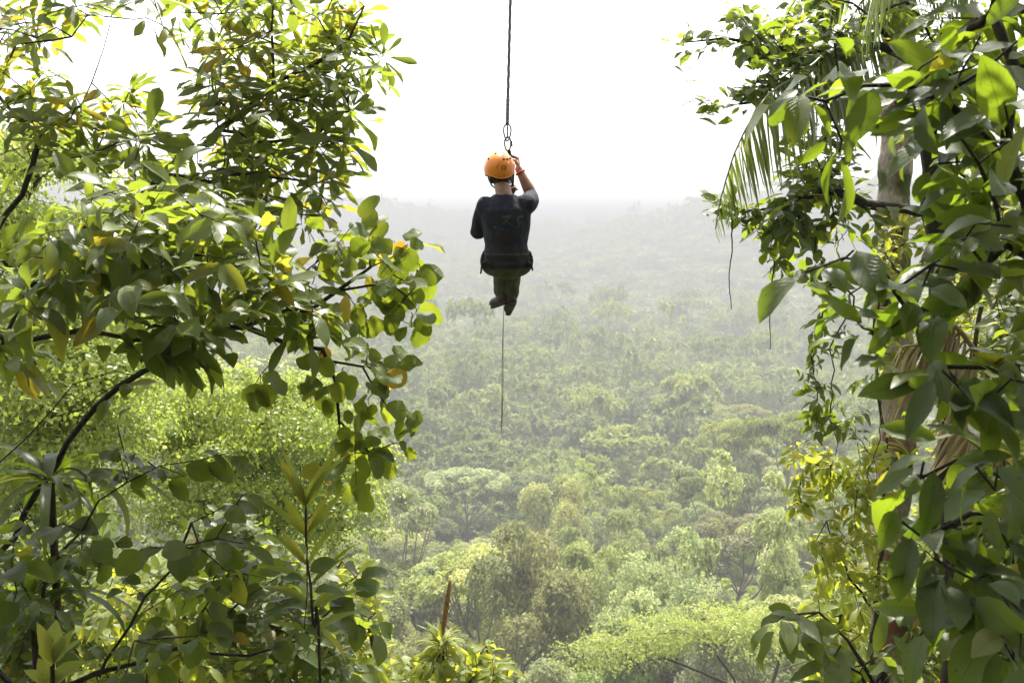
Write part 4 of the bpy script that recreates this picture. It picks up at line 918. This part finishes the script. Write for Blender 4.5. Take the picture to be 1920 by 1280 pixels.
def loft(mb, rings, k=28, sub=5):
    R_ = np.asarray(rings, float); t = np.linspace(0, len(R_) - 1, (len(R_) - 1) * sub + 1); i = np.arange(len(R_))
    Q = np.stack([np.interp(t, i, R_[:, a]) for a in range(5)], -1)
    a = np.arange(k) * 2 * math.pi / k
    v = np.stack([Q[:, 0:1] + Q[:, 3:4] * np.cos(a), Q[:, 1:2] + Q[:, 4:5] * np.sin(a), np.repeat(Q[:, 2:3], k, 1)], -1)
    n = len(Q); ii = np.arange(n - 1)[:, None] * k; j = np.arange(k)[None]; j2 = (j + 1) % k
    f = np.stack([ii + j, ii + j2, ii + k + j2, ii + k + j], -1).reshape(-1, 4)
    v = np.concatenate([v.reshape(-1, 3), Q[:1, :3], Q[-1:, :3]]); b0 = n * k
    aa = np.arange(k); bb_ = (aa + 1) % k
    f = np.concatenate([f, np.stack([bb_, aa, np.full(k, b0), np.full(k, b0)], -1), np.stack([(n - 1) * k + aa, (n - 1) * k + bb_, np.full(k, b0 + 1), np.full(k, b0 + 1)], -1)])
    mb.add(v, f)
def merge_skin(name, mb, mat, parent, voxel=.006, smooth=6, wrinkle=0, wscale=14, fac=.5):
    """one continuous surface grown over overlapping closed shapes"""
    o = mb.obj(name, mat, None)
    r = o.modifiers.new('r', 'REMESH'); r.mode = 'VOXEL'; r.voxel_size = voxel
    s = o.modifiers.new('s', 'SMOOTH'); s.factor = fac; s.iterations = smooth
    dg = bpy.context.evaluated_depsgraph_get(); ev = o.evaluated_get(dg)
    me = bpy.data.meshes.new_from_object(ev); old = o.data
    o.modifiers.clear(); o.data = me; bpy.data.meshes.remove(old); me.name = name
    if wrinkle:
        for v in me.vertices:
            c = v.co
            w = mnoise.noise(Vector((c.x * wscale, c.y * wscale, c.z * wscale * .55 + c.x * 5))) + .5 * mnoise.noise(Vector((c.x * wscale * 2.3 + 5, c.y * wscale * 2.3, c.z * wscale * 1.4)))
            v.co = c + v.normal * (w * wrinkle)
    me.polygons.foreach_set('use_smooth', np.ones(len(me.polygons), bool))
    if not me.materials: me.materials.append(mat)
    o.parent = parent; return o
def cloth_mat(name, col, rough=.85, weave=900, noise=.12, patch=None):
    m, nt, N, L, out = new_mat(name)
    b = N.new('ShaderNodeBsdfPrincipled'); b.inputs['Roughness'].default_value = rough; b.inputs['Specular IOR Level'].default_value = .15
    b.inputs['Sheen Weight'].default_value = .04; b.inputs['Sheen Roughness'].default_value = .5
    tc = N.new('ShaderNodeTexCoord'); nz = N.new('ShaderNodeTexNoise'); nz.inputs['Scale'].default_value = 20; nz.inputs['Detail'].default_value = 6
    L.new(tc.outputs['Object'], nz.inputs['Vector'])
    r = ramp(N, [(.3, tuple(c * (1 - 2 * noise) for c in col)), (.7, tuple(c * (1 + 2 * noise) for c in col))]); L.new(nz.outputs['Fac'], r.inputs[0]); L.new(r.outputs[0], b.inputs['Base Color'])
    n2 = N.new('ShaderNodeTexNoise'); n2.inputs['Scale'].default_value = weave; L.new(tc.outputs['Object'], n2.inputs['Vector'])
    bp = N.new('ShaderNodeBump'); bp.inputs['Strength'].default_value = .3; bp.inputs['Distance'].default_value = .001; L.new(n2.outputs['Fac'], bp.inputs['Height']); L.new(bp.outputs[0], b.inputs['Normal'])
    L.new(b.outputs[0], out.inputs[0]); return m
m, nt, N, L, out = new_mat('skin')
b = N.new('ShaderNodeBsdfPrincipled'); b.inputs['Roughness'].default_value = .5; b.inputs['Subsurface Weight'].default_value = .12; b.inputs['Subsurface Radius'].default_value = (.01, .004, .002)
tc = N.new('ShaderNodeTexCoord'); nz = N.new('ShaderNodeTexNoise'); nz.inputs['Scale'].default_value = 25; L.new(tc.outputs['Object'], nz.inputs['Vector'])
r = ramp(N, [(.3, (.25, .13, .085)), (.7, (.33, .185, .125))]); L.new(nz.outputs['Fac'], r.inputs[0]); L.new(r.outputs[0], b.inputs['Base Color']); L.new(b.outputs[0], out.inputs[0]); M['skin'] = m
M['shirt'] = cloth_mat('shirt', (.014, .016, .026)); M['trousers'] = cloth_mat('trousers', (.062, .066, .034)); M['webbing'] = cloth_mat('webbing', (.012, .012, .012), .7)
M['webbing_dark'] = cloth_mat('webbing_dark', (.03, .03, .028), .7); M['webbing_grey'] = cloth_mat('webbing_grey', (.2, .21, .16), .7); M['shoe'] = cloth_mat('shoe', (.034, .021, .014), .7); M['sole'] = simple_mat('sole', (.02, .018, .016), .8)
M['helmet'] = simple_mat('helmet_shell', (.84, .25, .012), .35, noise=.03, scale=6); M['helmet_dark'] = simple_mat('helmet_dark', (.02, .018, .015), .6)
M['hair'] = cloth_mat('hair', (.012, .009, .007), .6, 300); M['steel'] = simple_mat('steel', (.16, .16, .165), .42, .85, noise=.1, scale=60); M['rope_grey'] = cloth_mat('rope_grey', (.14, .14, .145), .8, 500)
M['rope_thin'] = cloth_mat('rope_thin', (.1, .11, .08), .8, 500); M['print_grey'] = cloth_mat('print_grey', (.05, .055, .052), .8); M['print_red'] = cloth_mat('print_red', (.03, .011, .01), .8)
M['band_red'] = cloth_mat('band_red', (.4, .05, .04), .8); M['eye'] = simple_mat('eye', (.7, .68, .65), .2)
man = thing('person', 'person in an orange helmet and dark t-shirt hanging from a rope, seen from behind', 'person', O)
YAW = math.radians(12)
def HR(p_):  # head frame -> person frame: yaw to the left, slight tilt
    x, y, z = p_; tl = math.radians(6)
    x, y = x * math.cos(YAW) - y * math.sin(YAW), x * math.sin(YAW) + y * math.cos(YAW)
    x, z = x * math.cos(tl) - z * math.sin(tl), x * math.sin(tl) + z * math.cos(tl)
    return np.array((x, y, z)) + HC
HC = np.array((-.052, .055, .642))
def hand(mb, G_, u, n, s, sc=1.0, r_rope=.016):
    """a hand closed round a rope at G_: u wrist to knuckles, n palm normal, s towards the thumb"""
    u, n, s = nrm(u), nrm(n), nrm(s)
    C_ = np.asarray(G_) - n * (r_rope + .016) * sc
    W_ = C_ - u * .055 * sc
    for k, off in enumerate((.031, .0105, -.0105, -.030)):
        kn = C_ + (u * (.034 - abs(k - 1.2) * .004) + s * off) * sc
        chain(mb, [W_ + s * off * .55, (W_ + kn) / 2 + s * off * .2 - n * .002, kn], [.015 * sc, .0135 * sc, .0112 * sc], 10)
        ln = np.array((.040, .026, .021)) * sc * (1.0, 1.08, 1.0, .82)[k]
        a = 0; p_ = kn; ps = [kn]
        for seg, dA in zip(ln, (62, 78, 55)):
            a += math.radians(dA); d = u * math.cos(a) + n * math.sin(a)
            p_ = p_ + d * seg; ps.append(p_)
        chain(mb, ps, np.array((.0105, .0092, .0085, .0072)) * sc, 10)
    t0 = W_ + (u * .016 + s * .026 + n * .006) * sc
    t1 = t0 + (u * .026 + s * .02 + n * .016) * sc; t2 = t1 + (u * .012 - s * .002 + n * .028) * sc; t3 = t2 + (-u * .004 - s * .012 + n * .02) * sc
    chain(mb, [t0, t1, t2, t3], np.array((.014, .0115, .0105, .0085)) * sc, 10)
    return W_
# lanyard line that both hands hold
L0, L1, L2 = np.array((.012, .25, .82)), np.array((.052, .262, .72)), np.array((.02, .215, .12))
GR = L1; GL = L1 + (L2 - L1) * .36
body = MB()
loft(body, [(0, .02, -.12, .07, .06), (0, .01, -.07, .135, .105), (0, 0, .0, .16, .11), (0, .0, .08, .155, .1), (-.002, 0, .16, .145, .095), (-.005, 0, .27, .16, .1), (-.008, 0, .36, .165, .1), (-.01, 0, .42, .13, .08), (-.012, 0, .465, .062, .06)])
chain(body, [(-.012, -.002, .44), (-.03, .014, .53), (-.045, .035, .60)], [.066, .058, .058], 18)
hd = MB()
for c_, r_ in (((0, 0, .01), (.074, .094, .1)), ((0, .035, -.055), (.052, .058, .06)), ((0, .062, -.09), (.022, .022, .02)), ((0, -.02, .03), (.076, .085, .085))): sph(body, HR(c_), r_, 14)
for c_, r_ in (((0, .103, -.025), .013), ((0, .098, -.008), .009), ((0, .094, .01), .0085), ((-.011, .096, -.03), .008), ((.011, .096, -.03), .008), ((0, .088, -.056), (.02, .01, .006)), ((0, .087, -.066), (.018, .01, .0065)), ((.034, .078, -.02), .018), ((-.034, .078, -.02), .018), ((.03, .085, .022), (.02, .01, .007)), ((-.03, .085, .022), (.02, .01, .007))): sph(body, HR(c_), r_, 8)
for sx in (-1, 1): sph(body, HR((sx * .077, -.004, -.012)), (.01, .018, .03), 8); sph(body, HR((sx * .08, -.006, -.03)), (.007, .01, .012), 8)
WR = hand(body, GR, (-.08, .62, .78), (-1, .05, .05), (0, -.75, .62)); WL = hand(body, GL, (.1, .7, .7), (1, .1, -.05), (0, -.7, .7))
SR, ER = np.array((.153, .0, .405)), np.array((.192, .215, .475)); SL, EL = np.array((-.156, .0, .388)), np.array((-.214, .135, .205))
chain(body, [SR, (SR + ER) / 2, ER], [.058, .05, .043], 16); chain(body, [ER, ER + (WR - ER) * .3, ER + (WR - ER) * .7, WR], [.043, .045, .034, .027], 16)
chain(body, [SL, (SL + EL) / 2, EL], [.056, .049, .042], 16); chain(body, [EL, EL + (WL - EL) * .3, EL + (WL - EL) * .7, WL], [.042, .044, .033, .026], 16)
HRt, KR, AR = np.array((.09, .02, -.01)), np.array((.052, .41, -.03)), np.array((.03, .37, -.30)); HLt, KL, AL = np.array((-.09, .02, -.01)), np.array((-.045, .41, -.03)), np.array((-.045, .385, -.275))
for h_, k_, a_ in ((HRt, KR, AR), (HLt, KL, AL)):
    chain(body, [h_, (h_ + k_) / 2, k_], [.085, .07, .052], 16); chain(body, [k_, k_ + (a_ - k_) * .35 + (0, -.012, 0), a_], [.05, .05, .034], 16)
TR, TL = nrm((-.12, .92, -.36)), nrm((-.36, .9, -.2))
for a_, t_ in ((AR, TR), (AL, TL)): chain(body, [a_, a_ + (0, 0, -.04) + t_ * .02, a_ + (0, 0, -.05) + t_ * .15], [.034, .036, .026], 12)
merge_skin('body', body, M['skin'], man, .005, 3)
for sx in (-1, 1):
    e = MB(); sph(e, HR((sx * .03, .083, .004)), .012, 10); e.obj('eye', M['eye'], man)
# hair
hr = MB(); sph(hr, HR((0, -.022, .012)), (.083, .09, .098), 16); sph(hr, HR((0, -.046, -.066)), (.06, .046, .058), 14); sph(hr, HR((-.06, -.01, -.03)), (.024, .035, .05), 10); sph(hr, HR((.06, -.01, -.03)), (.024, .035, .05), 10)
merge_skin('hair', hr, M['hair'], man, .005, 5, .004, 60)
# shirt
sh = MB()
loft(sh, [(0, .012, -.065, .152, .13), (0, .008, -.03, .168, .134), (0, .0, .03, .169, .128), (-.002, 0, .12, .16, .116), (-.004, -.004, .2, .168, .122), (-.006, -.006, .29, .183, .126), (-.008, -.004, .36, .19, .12), (-.01, 0, .405, .165, .1), (-.012, .002, .445, .112, .086), (-.014, .006, .478, .078, .074)], 36)
chain(sh, [SR + (-.04, 0, -.02), SR + (.0, .0, .0), SR + (ER - SR) * .42, SR + (ER - SR) * .7], [.085, .074, .068, .065], 18)
chain(sh, [SL + (.04, 0, -.02), SL, SL + (EL - SL) * .45, SL + (EL - SL) * .98], [.085, .072, .066, .064], 18)
shirt = merge_skin('shirt', sh, M['shirt'], man, .006, 8, .010, 13)
# faded marks on the back of the shirt
bvh = BVHTree.FromPolygons([v.co for v in shirt.data.vertices], [p_.vertices for p_ in shirt.data.polygons])
def on_back(x, z, lift=.0015):
    h = bvh.ray_cast(Vector((x, -1, z)), Vector((0, 1, 0)))
    return (np.array(h[0]) + np.array((0, -lift, 0))) if h[0] else np.array((x, -.12, z))
def stroke(mb, pts, w):
    """a flat band following the cloth"""
    t = np.linspace(0, 1, 14); i = np.linspace(0, 1, len(pts)); pts = np.asarray(pts, float)
    x, z = np.interp(t, i, pts[:, 0]), np.interp(t, i, pts[:, 1]); dx, dz = np.gradient(x), np.gradient(z); l = np.hypot(dx, dz) + 1e-9
    v = []
    for k in range(14):
        nx, nz_ = -dz[k] / l[k], dx[k] / l[k]
        for sd in (-1, 1): v.append(on_back(x[k] + sd * nx * w / 2, z[k] + sd * nz_ * w / 2))
    mb.add(v, [(2 * k, 2 * k + 1, 2 * k + 3, 2 * k + 2) for k in range(13)])
def px(x, y): return ((880 + x * 150 / 1280 - 950) / 254, (487 - (350 + y * 150 / 1280)) / 254)
g = MB()
for s_, w in (([px(530, 490), px(600, 495), px(670, 470)], .017), ([px(650, 480), px(600, 560), px(545, 610)], .011), ([px(560, 530), px(620, 580), px(690, 620)], .009), ([px(770, 500), px(870, 480)], .014), ([px(780, 510), px(775, 560), px(810, 590), px(790, 625)], .012), ([px(400, 670), px(430, 650)], .02), ([px(470, 690), px(560, 680)], .007), ([px(700, 660), px(800, 650)], .006)): stroke(g, s_, w)
g.obj('shirt_print', M['print_grey'], man)
g = MB()
for s_, w in (([px(390, 850), px(520, 800), px(690, 780)], .02), ([px(420, 910), px(560, 900), px(690, 900)], .018), ([px(540, 760), px(640, 740)], .02)): stroke(g, s_, w)
g.obj('shirt_print', M['print_red'], man)['label'] = 'dark red print'
# trousers
tr = MB()
loft(tr, [(0, .03, -.142, .06, .06), (0, .02, -.115, .1, .09), (0, .012, -.08, .138, .115), (0, .005, -.03, .156, .122), (0, 0, .03, .156, .115), (0, 0, .09, .148, .1)], 32)
for h_, k_, a_ in ((HRt, KR, AR), (HLt, KL, AL)):
    chain(tr, [h_ + (0, 0, -.01), (h_ + k_) / 2, k_], [.1, .086, .07], 18); chain(tr, [k_, k_ + (a_ - k_) * .4 + (0, -.01, 0), k_ + (a_ - k_) * .93], [.068, .064, .06], 18)
trous = merge_skin('trousers', tr, M['trousers'], man, .006, 6, .0095, 15)
# shoes
for a_, t_ in ((AR, TR), (AL, TL)):
    s_ = MB(); dn = nrm(np.array((0, 0, -1.)) - t_ * np.dot((0, 0, -1.), t_)); b0 = a_ + dn * .045
    chain(s_, [a_ + dn * .0, b0 - t_ * .035], [.042, .043], 14); chain(s_, [b0 - t_ * .035, b0 + t_ * .06, b0 + t_ * .15, b0 + t_ * .2], [.043, .042, .04, .03], 14)
    so = merge_skin('shoe', s_, M['shoe'], man, .006, 4)
    q = MB(); e = b0 + dn * .034; chain(q, [e - t_ * .06, e + t_ * .06, e + t_ * .2], [.028, .026, .024], 12, True); v0 = np.concatenate(q.v)
    # flatten the sole across its own thickness
    hgt = (v0 - e) @ dn; off = 0
    for kk_ in range(len(q.v)): q.v[kk_] = q.v[kk_] - np.outer(((q.v[kk_] - e) @ dn) * .55, dn)
    q.obj('sole', M['sole'], so)
# helmet
def hel(a, ph, k=1.0):
    r_ = 1 + .018 * math.cos(6 * a) * max(0, math.cos(ph)) ** .5
    return HR((.112 * k * r_ * math.cos(ph) * math.sin(a), (-.132 * math.cos(a)) * k * r_ * math.cos(ph) - .004, .03 + (.118 if ph > 0 else .16) * k * math.sin(ph)))
def edge(a): return -.28 - .22 * max(0, math.cos(a)) ** 2 - .05 * math.cos(2 * a)
v, f = [], []; NA, NP = 64, 16
for lay, k in ((0, 1.0), (1, .93)):
    for i in range(NP + 1):
        for j in range(NA):
            a = j * 2 * math.pi / NA; e0 = edge(a); v.append(hel(a, e0 + (math.pi / 2 - .001 - e0) * i / NP, k))
n1 = (NP + 1) * NA
for i in range(NP):
    for j in range(NA):
        j2 = (j + 1) % NA; f.append((i * NA + j, i * NA + j2, (i + 1) * NA + j2, (i + 1) * NA + j)); f.append((n1 + i * NA + j2, n1 + i * NA + j, n1 + (i + 1) * NA + j, n1 + (i + 1) * NA + j2))
for j in range(NA): j2 = (j + 1) % NA; f.append((j2, j, n1 + j, n1 + j2))
helm = mesh_obj('helmet', v, np.array(f), M['helmet'], man)
q = MB(); rim = np.array([hel(j * 2 * math.pi / NA, edge(j * 2 * math.pi / NA), 1.0) for j in range(NA + 1)]); q.tube(rim, .0048, 8); q.obj('rim', M['helmet'], helm)
for a0, p0 in ((.16, .42), (.46, .42), (.78, .46), (-.5, 1.0), (-1.1, .6), (1.4, .6)):
    q = MB(); pts = np.array([hel(a0 + (t - .5) * .2, p0 + .03 * math.sin(t * 3.1), 1.003) for t in np.linspace(0, 1, 8)]); q.tube(pts, .009 * np.sin(np.linspace(.35, 2.8, 8)), 8); q.obj('vent', M['helmet_dark'], helm)
for a_, p0, p1 in ((.25, -.05, .25), (.95, -.05, .25), (-.5, -.1, .3)):   # moulded ribs
    q = MB(); pts = np.array([hel(a_ + .25 * t, p0 + (p1 - p0) * t, 1.0) for t in np.linspace(0, 1, 10)]); q.tube(pts, .006 * np.sin(np.linspace(.3, 2.9, 10)), 8); q.obj('rib', M['helmet'], helm)
q = MB(); c_ = [hel(.05 + da, -.06 + dp, 1.012) for dp in (-.1, .1) for da in (-.13, .13)]; c2 = [hel(.05 + da, -.06 + dp, .98) for dp in (-.1, .1) for da in (-.13, .13)]
q.add(c_ + c2, [(0, 1, 3, 2), (4, 6, 7, 5), (0, 4, 5, 1), (2, 3, 7, 6), (0, 2, 6, 4), (1, 5, 7, 3)]); q.obj('badge', M['helmet_dark'], helm, smooth=False)
for sx in (-1, 1):
    q = MB(); q.tube(np.array([HR((sx * .085, -.07, -.0)), HR((sx * .088, -.04, -.05)), HR((sx * .07, .0, -.09)), HR((sx * .03, .05, -.118)), HR((0, .058, -.122))]), .005, 6); q.tube(np.array([HR((sx * .088, .03, .0)), HR((sx * .086, .005, -.05)), HR((sx * .07, .0, -.09))]), .005, 6); q.obj('chin_strap', M['webbing_grey'], helm)
# wrist band
q = MB(); wd = nrm(ER - WR); c_ = WR + wd * .03; u_ = nrm(np.cross(wd, (1, 0, .2))); w_ = np.cross(wd, u_); a = np.linspace(0, 2 * math.pi, 25)
q.tube(c_ + .033 * (np.cos(a)[:, None] * u_ + np.sin(a)[:, None] * w_), .007, 8); q.obj('wrist_band', M['band_red'], man)
# harness: belt, padded seat, leg loops, gear loops and webbing
def band(mb, pts, w, t, axis=(0, 0, 1)):
    pts = np.asarray(pts, float); n = len(pts); tg = nrm(np.gradient(pts, axis=0)); ax = nrm(np.asarray(axis, float) - tg * (tg @ np.asarray(axis, float))[:, None]); nn2 = np.cross(tg, ax)
    V = np.stack([pts + ax * w / 2 + nn2 * t / 2, pts - ax * w / 2 + nn2 * t / 2, pts - ax * w / 2 - nn2 * t / 2, pts + ax * w / 2 - nn2 * t / 2], 1).reshape(-1, 3)
    F_ = [(i * 4 + j, i * 4 + (j + 1) % 4, i * 4 + 4 + (j + 1) % 4, i * 4 + 4 + j) for i in range(n - 1) for j in range(4)] + [(3, 2, 1, 0), (n * 4 - 4, n * 4 - 3, n * 4 - 2, n * 4 - 1)]
    mb.add(V, F_)
def wrap_band(mb, zc, w, lift, n=90, rows=4, tilt=0.0, a0=0.0, a1=2 * math.pi):
    """a band of webbing lying on the clothed body"""
    bv2 = BVHTree.FromPolygons([v.co for v in trous.data.vertices], [p_.vertices for p_ in trous.data.polygons])
    V = []
    for a in np.linspace(a0, a1, n):
        for k in range(rows):
            z = zc + tilt * math.sin(a) + w * (k / (rows - 1) - .5); d = Vector((math.cos(a), math.sin(a), 0)); best = .13
            for t_ in (bvh, bv2):
                h = t_.ray_cast(d * .45 + Vector((0, 0, z)), -d)
                if h[0]: best = max(best, math.hypot(h[0].x, h[0].y))
            e = best + lift * (1 if 0 < k < rows - 1 else .3); V.append((d.x * e, d.y * e, z))
    mb.add(V, [(i * rows + k, (i + 1) * rows + k, (i + 1) * rows + k + 1, i * rows + k + 1) for i in range(n - 1) for k in range(rows - 1)])
h_ = MB(); wrap_band(h_, .028, .11, .004); hb = h_.obj('harness', M['webbing'], man)
q = MB(); wrap_band(q, .04, .028, .006); q.obj('belt', M['webbing_dark'], hb)
q = MB(); wrap_band(q, -.035, .05, .008, 50, 4, 0, math.pi * 1.03, math.pi * 1.97); q.obj('seat_pad', M['webbing'], hb)
for sx in (-1, 1):
    t = np.linspace(0, 1, 24)
    q = MB(); band(q, np.stack([sx * (.17 - .07 * t - .06 * t ** 2), -.09 + .02 * np.sin(t * 3) + .1 * t, -.02 - .11 * t], -1), .04, .012, (0, -.7, .7)); q.obj('leg_loop', M['webbing'], hb)
    ang_ = np.linspace(0, math.pi * 2, 26); c0 = sx * .085
    q = MB(); band(q, np.stack([c0 + .108 * np.cos(ang_), .10 + .03 * np.sin(ang_), -.012 + .108 * np.sin(ang_)], -1), .04, .012, (0, 1, 0)); q.obj('leg_loop', M['webbing'], hb)
    q = MB(); t = np.linspace(0, 1, 22); q.tube(np.stack([sx * (.174 + .017 * np.sin(t * 3.14)), -.03 + .05 * t, .05 - .15 * np.sin(t * 3.14) * (1 if sx < 0 else .85)], -1), .0065, 7); q.obj('gear_loop', M['webbing'], hb)
    q = MB(); band(q, np.stack([np.full(14, sx * .176) - sx * .004 * t[:14], np.full(14, .0), np.linspace(.065, -.06, 14)], -1) + np.stack([.006 * np.sin(np.arange(14)), 0 * t[:14], 0 * t[:14]], -1), .03, .006, (0, 1, 0)); o = q.obj('buckle_strap', M['webbing_grey' if sx > 0 else 'webbing'], hb)
q = MB(); q.tube(np.array([(.0, .14, .05), (.012, .2, .08), (.02, .215, .12), (.0, .17, .0)]), .012, 8); q.obj('tie_in_loop', M['webbing'], hb)
# rope, connectors, lanyard, dangling tail
RT = np.array((.004, .24, 1.02)); top = (P(957, 0, 7.59) - O); dirv = nrm(top - RT); Lr = 8.2
rp = thing('rope', 'grey twisted rope coming down from above to the steel connector', 'rope', O)
n_ = 900; t = np.linspace(0, Lr, n_); ctr = RT + dirv * t[:, None]
q = MB()
for s_ in range(3):
    a = t / .045 + s_ * 2.094; q.tube(ctr + np.stack([np.cos(a), np.sin(a), 0 * a], -1) * .0065, .0068, 6)
q.obj('strands', M['rope_grey'], rp)
q = MB(); q.tube(RT + dirv * np.linspace(-.01, .2, 20)[:, None], .0145 + .0015 * np.sin(np.arange(20) * 2.0), 10); q.obj('splice_sleeve', M['steel'], rp)
cb = thing('shackle', 'pear-shaped dark steel shackle at the lower end of the thick rope', 'shackle', O)
def pear(c, w, h, r, name, root, tilt=0, openk=1.0, narrow=.45):
    a = np.linspace(0, 2 * math.pi * openk, 48); wx = w * (narrow + (1 - narrow) * (.5 + .5 * np.sin(a))); x = np.cos(a) * wx; z = np.sin(a) * h
    q = MB(); q.tube(np.asarray(c) + np.stack([x * math.cos(tilt), x * math.sin(tilt), z], -1), r, 8, cap=openk < 1); return q.obj(name, M['steel'], root)
pear((.004, .24, .945), .036, .062, .0055, 'bow', cb); q = MB(); q.tube(np.array([(.004, .24, 1.03), (.004, .24, .9)]), .006, 8); q.obj('rope_eye', M['rope_grey'], cb)
cr_ = thing('carabiner', 'steel carabiner hooked below the shackle just above the helmet', 'carabiner', O)
pear((.007, .245, .862), .03, .052, .0058, 'frame', cr_, .5, narrow=.75); q = MB(); q.tube(np.array([(.034, .258, .885), (.036, .26, .845)]), .0085, 8); q.obj('gate_sleeve', M['steel'], cr_)
ly = thing('lanyard', 'black webbing lanyard running from the carabiner down past the helmet', 'lanyard', O)
q = MB(); t = np.linspace(0, 1, 14)[:, None]; pth = np.concatenate([L0 + (L1 - L0) * t, (L1 + (L2 - L1) * t)[1:]]); q.tube(pth, .0105, 8); q.obj('webbing', M['webbing'], ly)
q = MB(); q.tube(L0 + (L1 - L0) * np.linspace(.0, .25, 6)[:, None], .014, 8); q.obj('stitched_end', M['webbing'], ly)
tl = thing('tail_rope', 'thin rope tail dangling free below the shoes', 'rope', O)
t = np.linspace(0, 1, 80)[:, None]; A_t, B_t = np.array((-.02, .5, -.06)), np.array((-.05, .5, -1.40))
for k_, (dx_, end) in enumerate(((0, 1.0), (.007, .98))):
    q = MB(); pth = A_t + (B_t - A_t) * t * end + np.stack([dx_ * t[:, 0] ** .5 + .003 * np.sin(t[:, 0] * 9 + k_), 0 * t[:, 0], 0 * t[:, 0]], -1); q.tube(pth, .0026, 6); q.obj('strand', M['rope_thin'], tl)
# ------------------------------------------------------------------ haze
m, nt, N, L, out = new_mat('haze')
pv = N.new('ShaderNodeVolumePrincipled'); pv.inputs['Color'].default_value = (.395, .4, .42, 1); pv.inputs['Density'].default_value = .00128; pv.inputs['Anisotropy'].default_value = 0.0
L.new(pv.outputs[0], out.inputs['Volume'])
x0, x1, y0, y1, z0, z1 = -3300, 3300, -3300, 3300, -190, 58
hv = [(x, y, z) for z in (z0, z1) for y in (y0, y1) for x in (x0, x1)]
hz = mesh_obj('haze', hv, np.array([(0, 2, 3, 1), (4, 5, 7, 6), (0, 1, 5, 4), (2, 6, 7, 3), (0, 4, 6, 2), (1, 3, 7, 5)]), m, smooth=False)
tag(hz, 'pale bright mist hanging over the valley forest', 'haze', kind='stuff')
